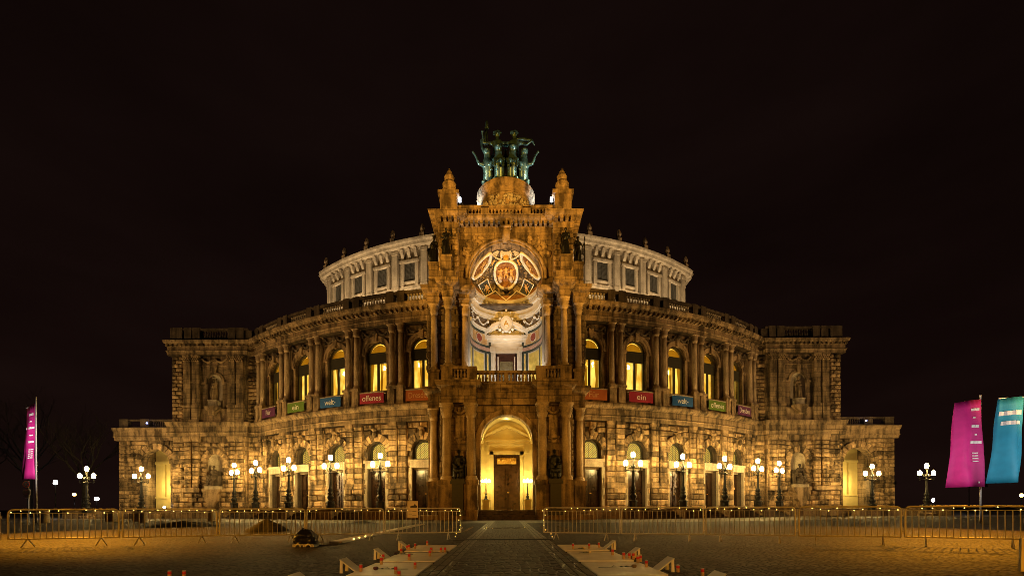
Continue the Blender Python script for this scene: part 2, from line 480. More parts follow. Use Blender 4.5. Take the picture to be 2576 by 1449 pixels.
        for sg in (-1, 1):
            Q((uc+sg*hw, d, zb), (uc+sg*hw, d, zs), (uc+sg*hw, d-depth, zs), (uc+sg*hw, d-depth, zb))
        if sill: Q((uc-hw, d, zb), (uc+hw, d, zb), (uc+hw, d-depth, zb), (uc-hw, d-depth, zb))
    def text(s, f, string, uc, zc, size, d0, d1, xs=1.0, width=None, align='c'):
        cu = bpy.data.curves.new('t', 'FONT'); cu.body = string; cu.size = size; cu.align_x = 'CENTER'
        o = bpy.data.objects.new('t', cu); COL.objects.link(o)
        dg = bpy.context.evaluated_depsgraph_get()
        me = bpy.data.meshes.new_from_object(o.evaluated_get(dg))
        xsv = [v.co.x for v in me.vertices]; ysv = [v.co.y for v in me.vertices]
        cx = (min(xsv)+max(xsv))/2
        if width: xs = width/(max(xsv)-min(xsv))
        pl = [tuple(p.vertices) for p in me.polygons]
        s.add([f(uc+(v.co.x-cx)*xs, d1, zc+v.co.y) for v in me.vertices], pl)
        bpy.data.objects.remove(o); bpy.data.curves.remove(cu); bpy.data.meshes.remove(me)
    def build(s, name, mat, parent=None, smooth=False, world=True, normals=True):
        off = Vector((0, 0, 0))
        if parent is not None and world:
            r = parent
            while r.parent: r = r.parent
            off = BASE.get(r.name, Vector((0, 0, 0)))
        me = bpy.data.meshes.new(name)
        me.from_pydata([tuple(Vector(p)-off) for p in s.v], [], s.f)
        if normals:
            bm = bmesh.new(); bm.from_mesh(me)
            bmesh.ops.recalc_face_normals(bm, faces=bm.faces); bm.to_mesh(me); bm.free()
        if smooth:
            me.polygons.foreach_set('use_smooth', [True]*len(me.polygons))
        me.materials.append(mat)
        o = bpy.data.objects.new(name, me); COL.objects.link(o)
        if parent is not None: o.parent = parent
        return o

def remesh(o, size):
    m = o.modifiers.new('remesh', 'REMESH'); m.mode = 'VOXEL'; m.voxel_size = size; m.use_smooth_shade = True
    k = o.modifiers.new('soft', 'SMOOTH'); k.iterations = 2
    return o

YC, RA, RD = 96.3, 51.0, 41.6
def arc(R):
    def f(u, d, z):
        a = u/R; r = R+d
        return (r*sin(a), YC - r*cos(a), z)
    return f
A = arc(RA); D = arc(RD)
def plane(Y, s=1):
    return lambda u, d, z: (s*u, Y-d, z)
G = lambda x, y, z: (x, y, z)          # world axes for box(): u = x, d = y
DEG = pi/180
TH_W = [10.0 + 5.95*k for k in range(5)]        # window axes, degrees
TH_C = [12.975 + 5.95*k for k in range(5)]      # paired column axes

def structure(o): o['kind'] = 'structure'; return o

# ------------------------------------------------------------------ ground
def sheet(name, pts, z, mat):
    b = MB(); b.add([(x, y, z) for x, y in pts], [tuple(range(len(pts)))])
    return structure(b.build(name, mat))
sheet('plaza', [(-900, -300), (900, -300), (900, 1400), (-900, 1400)], 0, M_cobble)
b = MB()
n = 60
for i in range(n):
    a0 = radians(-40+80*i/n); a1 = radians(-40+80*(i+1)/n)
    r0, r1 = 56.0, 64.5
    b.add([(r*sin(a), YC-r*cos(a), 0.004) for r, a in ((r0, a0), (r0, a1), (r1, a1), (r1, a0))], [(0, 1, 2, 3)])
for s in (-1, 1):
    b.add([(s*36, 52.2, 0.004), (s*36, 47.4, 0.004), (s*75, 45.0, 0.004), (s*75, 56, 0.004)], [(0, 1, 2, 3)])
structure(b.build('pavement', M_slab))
sheet('path', [(-1.0, -3), (1.0, -3), (1.0, 38.2), (-1.0, 38.2)], 0.008, M_pathm)
b = MB()
for s in (-1, 1):
    for k in range(3):
        x0 = s*(1.0+0.15*k+0.01)
        b.add([(x0, -3, .008), (x0+s*.13, -3, .008), (x0+s*.13, 38.2, .008), (x0, 38.2, .008)], [(0, 1, 2, 3)])
structure(b.build('path_border', M_strip))
b = MB()        # pale polished strips painting in light reflections on the paving
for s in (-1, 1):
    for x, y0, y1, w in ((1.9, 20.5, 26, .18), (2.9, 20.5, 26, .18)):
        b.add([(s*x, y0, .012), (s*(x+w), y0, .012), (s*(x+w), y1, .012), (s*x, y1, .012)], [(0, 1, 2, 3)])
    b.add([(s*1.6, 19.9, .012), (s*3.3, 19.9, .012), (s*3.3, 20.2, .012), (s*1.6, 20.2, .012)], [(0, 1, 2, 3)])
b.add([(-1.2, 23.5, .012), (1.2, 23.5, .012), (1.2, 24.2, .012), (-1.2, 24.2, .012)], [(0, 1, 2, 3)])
structure(b.build('paving_reflections', plain('reflection_strip_stone', (0.34, 0.29, 0.2), 0.25, 0, .3, 3)))

# ------------------------------------------------------------------ the opera house
OP = thing('opera_house', 'grand sandstone opera house with curved two-storey front, central portal and pale upper drum', 'opera house', (0, 44, 0))

def courses(mb, f, u0, u1, z0, z1, h, d0, d1, L=1.1, clip=None, c=0.10, jit=0.06, gap=0.035):
    """rusticated blocks; clip(zmid) -> list of (ua, ub) kept"""
    nrow = max(1, round((z1-z0)/h)); hh = (z1-z0)/nrow
    for r in range(nrow):
        za, zb = z0+r*hh, z0+(r+1)*hh
        spans = clip(za, zb) if clip else [(u0, u1)]
        for ua, ub in spans:
            w = ub-ua
            if w < 0.12: continue
            k = max(1, round(w/L))
            cuts = [ua+w*i/k for i in range(k+1)]
            if k > 1:
                sh = (w/k)*0.25*(1 if r % 2 else -1)
                cuts = [cuts[0]] + [q+sh for q in cuts[1:-1]] + [cuts[-1]]
            for i in range(k):
                mb.block(f, cuts[i]+gap, cuts[i+1]-gap, d0, d1+random.uniform(-jit, jit), za+gap, zb-gap, c)

def column(mb, x, y, z0, z1, r, rot=0.0):
    H = z1-z0
    cap = 3.1*r; bs = 1.0*r
    mb.lathe((x, y, z0), [(1.42*r, 0), (1.42*r, .35*bs), (1.38*r, .36*bs), (1.42*r, .55*bs), (1.25*r, .7*bs), (1.28*r, .9*bs), (1.05*r, bs)], 14)
    ns = 8
    prof = [(r*(1.0-0.17*(i/ns)**1.8), bs+(H-bs-cap)*i/ns) for i in range(ns+1)]
    mb.lathe((x, y, z0), prof, 14)
    zc = H-cap
    mb.lathe((x, y, z0), [(.92*r, zc), (.92*r, zc+.05*cap), (1.0*r, zc+.1*cap), (1.22*r, zc+.36*cap), (1.0*r, zc+.4*cap), (1.34*r, zc+.68*cap),
              (1.05*r, zc+.72*cap), (1.5*r, zc+.86*cap), (1.3*r, zc+.88*cap)], 16,
             mod=lambda i, j: 1.0 if j < 3 or j > 7 else (1.10 if (i+(j > 4)) % 2 else 0.88))
    c, s_ = cos(rot), sin(rot); q = 1.45*r
    def f(u, d, z): return (x+u*c-d*s_, y+u*s_+d*c, z)
    mb.box(f, -q, q, -q, q, z0+H-.12*cap, z1)

def baluster_prof(h, r):
    return [(r, 0), (r, .08*h), (.55*r, .12*h), (.95*r, .32*h), (.9*r, .42*h), (.42*r, .72*h), (.5*r, .84*h), (.8*r, .88*h), (r*.9, .92*h), (r*.9, h)]

# ---- plinth, terrace and steps
b = MB()
TA = 39.5*DEG*RA
b.sweep(A, [(-1, 0), (3.4, 0), (3.4, 0.9), (-1, .9)], -TA, TA, 60)
for s in (-1, 1):
    b.box(G, s*31.0, s*53.2, 52.3, 58.2, 0, 0.897)
b.build('terrace', M_stone, OP)
for s in (-1, 1):
    for k in range(4):
        u0 = RA*DEG*TH_C[k]*s; u1 = RA*DEG*TH_C[k+1]*s
        if u0 > u1: u0, u1 = u1, u0
        m = 1.05
        b = MB()
        for st in range(5):
            b.box(A, u0+m, u1-m, 3.4, 3.4+0.36*(5-st), 0.0 if st == 0 else 0.18*st+.002, 0.18*(st+1), 6)
        b.build('stair', M_dark, OP)
    for k in range(5):
        u = RA*DEG*TH_C[k]*s
        b = MB(); b.box(A, u-1.0, u+1.0, 2.6, 5.3, 0, 0.93, 2); b.box(A, u-1.06, u+1.06, 2.5, 5.38, .93, 1.0, 2)
        b.build('lamp_plinth', M_stone, OP)
    b = MB(); b.box(G, s*41.2, s*45.6, 51.0, 52.3, 0, .6)
    b.build('low_wall', M_stone, OP)

# ---- curved ground floor
Z_BAND0, Z_BAND1 = 10.2, 12.0
HW = 5.95*DEG*RA/2
for s in (-1, 1):
    for k, th in enumerate(TH_W):
        u = s*th*DEG*RA; mb_wall = MB(); mb_rust = MB()
        # smooth backing wall with tall round-headed opening (door below, lunette above)
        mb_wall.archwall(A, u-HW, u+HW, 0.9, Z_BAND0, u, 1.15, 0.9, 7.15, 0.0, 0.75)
        def clip(za, zb, u=u):
            lim = 1.22
            if zb > 7.0:
                q = max(0, za-7.15)
                lim = sqrt(max(0, 1.95**2 - q*q)) if q < 1.95 else 0
                lim = max(lim, 0)
            if lim <= 0.05: return [(u-1.58, u+1.58)]
            lim = min(lim, 1.57)
            return [(u-1.58, u-lim), (u+lim, u+1.58)]
        courses(mb_rust, A, 0, 0, 1.3, 3.2, .63, 0, 0.26, 1.1, clip)
        courses(mb_rust, A, 0, 0, 3.7, 10.17, .58, 0, 0.26, 0.9, clip)
        mb_rust.build('rusticated_bay', M_rust, OP); mb_rust = MB()
        # voussoirs
        nv = 11
        for i in range(nv):
            a0 = 180*i/nv+1.2; a1 = 180*(i+1)/nv-1.2
            ro = 1.95 if i != nv//2 else 2.25
            mb_rust.ring(A, u, 7.15, 1.18, ro, 0.0, 0.27+random.uniform(-.03, .03), a0, a1, 2)
        # keystone mask
        c = A(u, .42, 9.0); mb_rust.ball(c, (.26, .22, .42), 8, 6)
        c = A(u, .50, 9.5); mb_rust.ball(c, (.34, .2, .2), 8, 5)
        mb_rust.build('arch_surround', M_rust, OP); mb_rust = MB()
        for a, e in ((u-1.58, u-1.2), (u+1.2, u+1.58)):
            mb_rust.box(A, a, e, 0, .27, 3.2, 3.7)
        mb_rust.box(A, u-1.55, u-1.2, 0, .3, 0.9, 1.3); mb_rust.box(A, u+1.2, u+1.55, 0, .3, 0.9, 1.3)
        mb_wall.build('ground_floor_wall', M_dark, OP); mb_rust.build('string_course', M_stone, OP)  # dark backing paints the shade of the grooves between blocks
    # pilaster pairs
    for k, th in enumerate([7.03] + TH_C):
        uc = s*th*DEG*RA; mb_pil = MB()
        mb_pil.box(A, uc-1.08, uc+1.08, 0, .2, 0.9, 9.5, 2)
        for o in (-.55, .55):
            u = uc+o
            courses(mb_pil, A, u-.50, u+.50, 3.75, 9.5, .58, 0.2, .46, 2, None, .08, .03, .015)
            mb_pil.box(A, u-.44, u+.44, .2, .5, 9.55, 9.85); mb_pil.box(A, u-.5, u+.5, .2, .58, 9.85, 10.2)
            mb_pil.box(A, u-.54, u+.54, .2, .56, 3.45, 3.75); mb_pil.box(A, u-.54, u+.54, .2, .62, 3.2, 3.45)
        courses(mb_pil, A, uc-1.1, uc+1.1, 1.3, 3.2, .63, .2, .56, 1.1, None, .08, .04)
        mb_pil.box(A, uc-1.14, uc+1.14, 0.05, .64, .9, 1.3, 2)
        mb_pil.build('rusticated_pilasters', M_rust, OP)
    us = [s*(36.775)*DEG*RA, s*39.2*DEG*RA]; us.sort(); mb_wall = MB()
    mb_wall.box(A, us[0], us[1], -.5, 0, .9, Z_BAND0, 2)
    mb_wall.build('ground_floor_wall', M_ashlar_arc, OP)

# ---- doors and lunettes of the curved front
def panel_door(f, uc, hw, z0, z1, d, parent, leaves=2):
    b = MB(); b.box(f, uc-hw, uc+hw, d-.1, d, z0, z1, 1)
    for L in range(leaves):
        a = uc-hw+2*hw*L/leaves+.06; e = uc-hw+2*hw*(L+1)/leaves-.06
        h = z1-z0; w = e-a; cu = (a+e)/2
        for (q0, q1) in ((.06, .38), (.56, .94)):
            for t, o in ((.02, .09), (.09, .05)):
                za, zb = z0+h*q0+t, z0+h*q1-t
                b.box(f, a+w*.1+t, e-w*.1-t, d, d+o, za, zb)
                b.box(f, a+w*.1+t+.04, e-w*.1-t-.04, d+.001, d+o+.012, za+.04, zb-.04)
        b.ring(f, cu, z0+h*.47, w*.16, w*.27, d, d+.07, 0, 360, 18)
        b.ring(f, cu, z0+h*.47, .01, w*.09, d, d+.09, 0, 360, 10)
        b.box(f, a+w*.02, cu-w*.27, d, d+.05, z0+h*.455, z0+h*.485); b.box(f, cu+w*.27, e-w*.02, d, d+.05, z0+h*.455, z0+h*.485)
    b.box(f, uc-.05, uc+.05, d, d+.09, z0, z1)
    o = b.build('door', M_door, parent)
    b = MB(); b.box(f, uc+.07, uc+.25, d+.05, d+.12, z0+(z1-z0)*.40, z0+(z1-z0)*.415)
    b.ball(f(uc+.1, d+.1, z0+(z1-z0)*.41), .04)
    b.build('handle', M_gold, o)
    return o

def lattice(mb, f, uc, zs, r, zb, d, step=.25, w=.013):
    for sl in (1, -1):
        k = -12
        while k < 13:
            c = k*step
            run = []
            for i in range(61):
                uu = -r + 2*r*i/60; zz = sl*uu + c + .2
                ok = (zz+zs >= zb) and (abs(uu) < r-.02) and (zz < 0 or uu*uu+zz*zz < (r-.02)**2)
                if ok: run.append((uu, zz))
                if (not ok or i == 60) and len(run) > 1:
                    (ua, za), (ub, zb_) = run[0], run[-1]
                    mb.prism(f, [(uc+ua-w, zs+za+w), (uc+ua+w, zs+za-w), (uc+ub+w, zs+zb_-w), (uc+ub-w, zs+zb_+w)], d, d+.03)
                    run = []
                if not ok: run = []
            k += 1
    k = -4
    while k < 5:
        uu = k*step*1.0
        if abs(uu) < r-.03:
            mb.box(f, uc+uu-w*.7, uc+uu+w*.7, d, d+.025, zb, zs+sqrt(r*r-uu*uu)-.02)
        k += 2

for s in (-1, 1):
    for k, th in enumerate(TH_W):
        u = s*th*DEG*RA
        panel_door(A, u, 1.13, .9, 5.15, -.62, OP)
        b = MB()
        b.box(A, u-1.15, u+1.15, -.74, -.45, 5.17, 5.35); b.box(A, u-1.3, u+1.3, -.74, .3, 5.35, 5.95); b.box(A, u-1.42, u+1.42, -.74, .42, 5.95, 6.2)
        for o in (-1, 1):
            b.box(A, u+o*1.3-.17, u+o*1.3+.17, -.05, .24, .9, 5.35)
        b.build('door_surround', M_pale, OP)
        b = MB()
        b.ring(A, u, 7.15, .95, 1.14, -.72, -.5, 0, 180, 16)
        b.box(A, u-1.14, u-.95, -.72, -.5, 6.21, 7.15); b.box(A, u+.95, u+1.14, -.72, -.5, 6.21, 7.15); b.box(A, u-.95, u+.95, -.72, -.5, 6.21, 6.4)
        lattice(b, A, u, 7.15, .96, 6.4, -.66)
        w = b.build('lunette_window', M_frame, OP)
        b = MB(); n = 16
        b.add([A(u+.96*cos(pi*i/n), -.68, 7.15+.96*sin(pi*i/n)) for i in range(n+1)] + [A(u-.96, -.68, 6.35), A(u+.96, -.68, 6.35)], [tuple(range(n+3))])
        b.build('pane', M_lunette, w)

# ---- band between the storeys
b = MB()
band = [(-.3, 10.2), (.5, 10.2), (.55, 10.3), (.55, 10.62), (.66, 10.7), (.60, 10.78), (.60, 11.45), (.75, 11.55), (.98, 11.72), (1.02, 11.9), (1.0, 12.0), (-.3, 12.0)]
for s in (-1, 1):
    us = sorted((s*7.2*DEG*RA, s*38.9*DEG*RA))
    b.sweep(A, band, us[0], us[1], 40)
b.build('storey_band', M_ashlar_arc, OP)

# ---- upper storey of the curved front
for s in (-1, 1):
    for k, th in enumerate(TH_W):
        u = s*th*DEG*RA; mb = MB(); mo = MB(); mg = MB()
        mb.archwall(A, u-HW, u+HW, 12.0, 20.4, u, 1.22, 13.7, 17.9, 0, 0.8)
        mo.ring(A, u, 17.9, 1.23, 1.46, 0, .13, 0, 180, 18); mo.ring(A, u, 17.9, 1.46, 1.74, 0, .2, 0, 180, 18)
        mo.box(A, u-1.72, u-1.22, 0, .24, 17.62, 17.9); mo.box(A, u+1.22, u+1.72, 0, .24, 17.62, 17.9)
        mo.box(A, u-1.55, u-1.24, 0, .1, 13.9, 17.62); mo.box(A, u+1.24, u+1.55, 0, .1, 13.9, 17.62)
        mo.prism(A, [(u-.18, 18.95), (u+.18, 18.95), (u+.27, 19.85), (u-.27, 19.85)], 0, .36)
        mo.box(A, u-1.4, u+1.4, 0, .3, 13.5, 13.7); mo.box(A, u-1.3, u+1.3, 0, .3, 12.0, 13.5)
        mo.box(A, u-1.62, u+1.62, 0, .14, 19.42, 19.5, 3)
        # festoon: cherub head, swags, ribbons
        for o in (-1, 1):
            for i in range(12):
                t = i/11
                uu = u+o*(.22+1.25*t); zz = 20.1-.42*sin(pi*t)
                mg.ball(A(uu, .2, zz), random.uniform(.10, .17), 6, 4)
            for i in range(4):
                mg.ball(A(u+o*1.55, .2, 20.15-.16*i), .12, 6, 4)
        mg.ball(A(u, .3, 20.0), (.24, .2, .3), 8, 6)
        for o in (-1, 1): mg.ball(A(u+o*.35, .2, 20.05), (.22, .1, .14), 6, 4)
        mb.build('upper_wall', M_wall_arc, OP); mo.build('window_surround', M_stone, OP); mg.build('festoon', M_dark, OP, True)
    for k, th in enumerate([7.03] + TH_C):
        uc = s*th*DEG*RA; mpd = MB(); mo = MB()
        mpd.box(A, uc-1.05, uc+1.05, 0, .35, 12.0, 13.6, 2)
        for o in (-.52, .52):
            mpd.box(A, uc+o-.42, uc+o+.42, .3, .97, 12.0, 12.22); mpd.box(A, uc+o-.38, uc+o+.38, .3, .92, 12.22, 13.65)
        mpd.box(A, uc-1.0, uc+1.0, 0, 1.0, 13.65, 13.92, 2)
        for o in (-.52, .52):
            mo.box(A, uc+o-.30, uc+o+.30, 0, .14, 13.92, 20.35)
        mpd.build('column_pedestal', M_stone, OP); mo.build('backing_pilasters', M_stone, OP)
    mb = MB(); us = sorted((s*36.775*DEG*RA, s*39.2*DEG*RA))
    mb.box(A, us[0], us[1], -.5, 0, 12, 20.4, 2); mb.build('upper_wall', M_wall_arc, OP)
for s in (-1, 1):
    for th in TH_C:
        for o in (-.52, .52):
            u = s*th*DEG*RA + o
            x, y, _ = A(u, .58, 0)
            b = MB(); column(b, x, y, 13.92, 20.4, .285, u/RA); b.build('column', M_column, OP, True)

def upper_window(s, k):
    th = TH_W[k]; u = s*th*DEG*RA; d = -.42
    b = MB()
    b.ring(A, u, 17.9, 1.09, 1.21, d-.05, d+.12, 0, 180, 18)
    for o in (-1, 1): b.box(A, u+o*1.15-.06, u+o*1.15+.06, d-.05, d+.12, 13.72, 17.9)
    b.box(A, u-1.1, u+1.1, d-.05, d+.14, 16.8, 17.9)
    b.box(A, u-1.12, u+1.12, d-.05, d+.22, 17.82, 17.97)
    b.box(A, u-.12, u+.12, d-.05, d+.14, 13.72, 16.8)
    b.box(A, u-1.1, u+1.1, d-.05, d+.12, 13.72, 13.86)
    w = b.build('arched_window', M_frame, OP)
    # curtain, gathered at mid height on each side and pleated in the lunette
    b = MB(); n = 40; vs = []; fs = []
    for i in range(n+1):
        x = -1.06+2.12*i/n
        dd = -.16+.05*sin(i*1.9)
        vs += [A(u+x, d+dd, 17.9), A(u+x, d+dd, 17.9+sqrt(max(0.0001, 1.09**2-x*x))-.10)]
    for i in range(n): fs.append((2*i, 2*i+2, 2*i+3, 2*i+1))
    b.add(vs, fs)
    for o in (-1, 1) if k < 3 else ():
        vs = []; fs = []; m = 12; n = 10
        for j in range(m+1):
            t = j/m; z = 13.75+3.1*t
            wid = .26 + .34*abs(t-.35)**1.1 if k % 2 == 0 else .20+.2*t
            for i in range(n+1):
                q = i/n
                xx = o*(1.08-wid*q) if (k+(o > 0)) % 2 else o*(.14+wid*q)
                vs.append(A(u+xx, d-.16+.04*sin(i*2.2), z))
        for j in range(m):
            for i in range(n):
                a = j*(n+1)+i; fs.append((a, a+1, a+n+2, a+n+1))
        b.add(vs, fs)
    b.build('curtain', M_curtain, w, True, normals=False)
    b = MB(); n = 6
    q = [u-2.4+4.8*i/n for i in range(n+1)]
    b.add([A(x, -.98, 13.2) for x in q]+[A(x, -.98, 19.4) for x in q], [(i, i+1, n+2+i, n+1+i) for i in range(n)])
    b.build('lit_room', M_room, w)
    if k in (0, 1, 2):
        b = MB(); random.seed(40+k)
        xs = (-.62, -.2, .55) if k == 0 else ((.50,) if s < 0 else (-.5,))
        for x0 in xs:
            for i in range(9):
                b.ball(A(u+x0+random.uniform(-.17, .17)*(0.4 if k == 0 else 1), d-.3, 16.45+random.uniform(-.28, .2)), .065 if k == 0 else .10, 6, 4)
        b.build('chandelier', M_chand, w, True)
for s in (-1, 1):
    for k in range(5): upper_window(s, k)

# ---- main entablature, balustrade and roof of the curved front
ENT = [(-.4, 20.4), (.86, 20.4), (.86, 20.58), (.9, 20.6), (.9, 20.8), (.98, 20.9), (.84, 20.95), (.84, 21.35), (.95, 21.42), (.95, 21.72), (1.5, 21.80), (1.66, 21.95), (1.72, 22.16), (1.72, 22.22), (-.4, 22.22)]
b = MB(); bd = MB(); bb = MB(); bp_ = MB()
for s in (-1, 1):
    us = sorted((s*7.2*DEG*RA, s*38.9*DEG*RA))
    b.sweep(A, ENT, us[0], us[1], 44)
    u = us[0]+.2
    while u < us[1]-.2:
        bd.box(A, u, u+.26, .95, 1.42, 21.46, 21.78); u += .56
    bb.sweep(A, [(.1, 22.22), (.72, 22.22), (.72, 22.5), (.1, 22.5)], us[0], us[1], 44)
    bb.sweep(A, [(.08, 23.5), (.74, 23.5), (.80, 23.58), (.80, 23.76), (.02, 23.76), (.02, 23.58)], us[0], us[1], 44)
    for th in [7.03] + TH_C:
        uc = s*th*DEG*RA
        bp_ = MB()
        for o in (-.62, .62): bp_.box(A, uc+o-.4, uc+o+.4, 0, .84, 22.22, 23.84)
        bp_.build('balustrade_pedestals', M_dark, OP)
    for th in TH_W:
        uc = s*th*DEG*RA; bu = MB()
        for i in range(9):
            x, y, _ = A(uc-1.32+.33*i, .41, 0)
            bu.lathe((x, y, 22.5), baluster_prof(1.0, .15), 8)
        bu.build('balusters', M_pale, OP)  # pale stone puts the drum's backlight into the balusters
b.v, b.f = b.v, b.f; b.add(bd.v, bd.f); b.build('main_cornice', M_ashlar_arc, OP)
bb.build('balustrade_rail', M_dark, OP)
b = MB()
b.sweep(A, [(-9.8, 22.0), (.1, 22.0), (.1, 22.2), (-9.8, 22.2)], -39*DEG*RA, 39*DEG*RA, 60)
b.build('foyer_roof', M_dark, OP)

# ---- the drum of the auditorium
TH_D = [17.3 + 5.75*k for k in range(4)]; TH_P = [14.42 + 5.75*k for k in range(5)]
mb = MB(); mt = MB()
TE = 39.0*DEG*RD
mb.sweep(D, [(-1, 22.1), (0, 22.1), (0, 34.4), (-1, 34.4)], -TE, TE, 70)
for s in (-1, 1):
    x, y, _ = D(s*TE, 0, 0)
    mb.box(G, x-s*1.0, x, y+.02, y+28, 22.1, 34.4)
mb.build('drum_wall', M_drum, OP)
CO = [(-.6, 34.3), (.25, 34.3), (.3, 34.45), (.75, 34.6), (.82, 34.9), (1.0, 35.1), (1.05, 35.35), (-.6, 35.35)]
mt.sweep(D, CO, -TE-.4, TE+.4, 70)
for s in (-1, 1):
    x, y, _ = D(s*(TE+.4), 0, 0)
    mt.path([(x, y), (x, y+28)] if s > 0 else [(x, y+28), (x, y)], [(-.6, 34.3), (.25, 34.3), (.3, 34.45), (.75, 34.6), (.82, 34.9), (1.0, 35.1), (1.05, 35.35), (-.6, 35.35)])
mt.build('drum_cornice', M_pale, OP)
for s in (-1, 1):
    mt = MB(); us = sorted((s*8*DEG*RD, s*TE))
    for za, zb, d in ((29.4, 29.75, .22), (33.05, 33.3, .12)):
        mt.box(D, us[0], us[1], 0, d, za, zb, 30)
    mt.build('drum_string_course', M_pale, OP)
    for th in TH_P:
        u = s*th*DEG*RD
        mt = MB(); mt.box(D, u-.42, u+.42, 0, .45, 24, 34.35); mt.box(D, u-.5, u+.5, 0, .5, 29.2, 29.8)
        mt.box(D, u-.46, u+.46, 0, .5, 33.9, 34.3); mt.build('drum_pilaster', M_pale, OP)
    for th in TH_D + [11.5]:
        u = s*th*DEG*RD; mt = MB()
        for o in (-1, 1): mt.box(D, u+o*1.02-.22, u+o*1.02+.22, 0, .34, 29.75, 32.75)
        mt.box(D, u-1.35, u+1.35, 0, .42, 32.72, 33.0, 2); mt.box(D, u-1.15, u+1.15, 0, .3, 30.1, 30.32)
        mt.build('drum_window_surround', M_pale, OP); mt = MB()
        for o in (-.95, 0, .95):
            mt.prism(lambda q, d, z, u=u, o=o: D(u+o+d, q, z), [(0, 33.3), (.26, 33.35), (.5, 33.75), (.7, 34.3), (0, 34.3)], -.2, .2)
        mt.build('drum_brackets', M_pale, OP)
for s in (-1, 1):
    for th in TH_D:
        u = s*th*DEG*RD
        b = MB(); b.box(D, u-.8, u+.8, 0.0, .06, 30.32, 32.72)
        for i in range(14): b.box(D, u-.72, u+.72, .06, .11, 30.42+.16*i, 30.5+.16*i)
        b.box(D, u-.05, u+.05, .06, .14, 30.32, 32.72)
        b.build('shuttered_window', M_shutter, OP)
    for th in TH_P:
        u = s*th*DEG*RD
        x, y, _ = D(u, .72, 0)
        b = MB()
        b.box(lambda p, q, z, u=u: D(u+p, .72+q, z), -.3, .3, -.3, .3, 35.35, 35.85)
        b.lathe((x, y, 35.8), [(.2, 0), (.14, .1), (.22, .25), (.30, .45), (.29, .65), (.2, .95), (.10, 1.2), (.02, 1.3)], 12, mod=lambda i, j: 1.12 if i % 2 else .86)
        b.build('acroterion', M_stone, OP)
b = MB()
nseg = 40
vs = [D(-TE+2*TE*i/nseg, -.5, 35.3) for i in range(nseg+1)]
vs.append((vs[-1][0], vs[-1][1]+28, 35.3)); vs.append((vs[0][0], vs[-1][1], 35.3))
b.add(vs, [tuple(range(len(vs)))])
b.build('drum_roof', M_dark, OP)

# drum floodlights hidden behind the balustrade
for s in (-1, 1):
    for th in (11, 16.5, 22, 27.5, 33, 37.5):
        p = D(s*th*DEG*RD, 4.6, 22.9); q = D(s*th*DEG*RD, 0, 31.0)
        spot('roof_floodlight', p, q, 1700, (1.0, .72, .40), 120, 0.7, .2)

# ---- wings
def niche(mb, f, uc, hw, zb, zs, d, depth):
    n = 10; m = 5
    vs = []; fs = []
    for i in range(n+1):
        a = pi*i/n
        vs += [f(uc+hw*cos(a), d-depth*sin(a), zb), f(uc+hw*cos(a), d-depth*sin(a), zs)]
    for i in range(n): fs.append((2*i, 2*i+2, 2*i+3, 2*i+1))
    mb.add(vs, fs)
    vs = []; fs = []
    for j in range(m+1):
        e = pi/2*j/m
        for i in range(n+1):
            a = pi*i/n
            vs.append(f(uc+hw*cos(a)*cos(e), d-depth*sin(a)*cos(e), zs+hw*sin(e)))
    for j in range(m):
        for i in range(n):
            q = j*(n+1)+i; fs.append((q, q+1, q+n+2, q+n+1))
    mb.add(vs, fs)

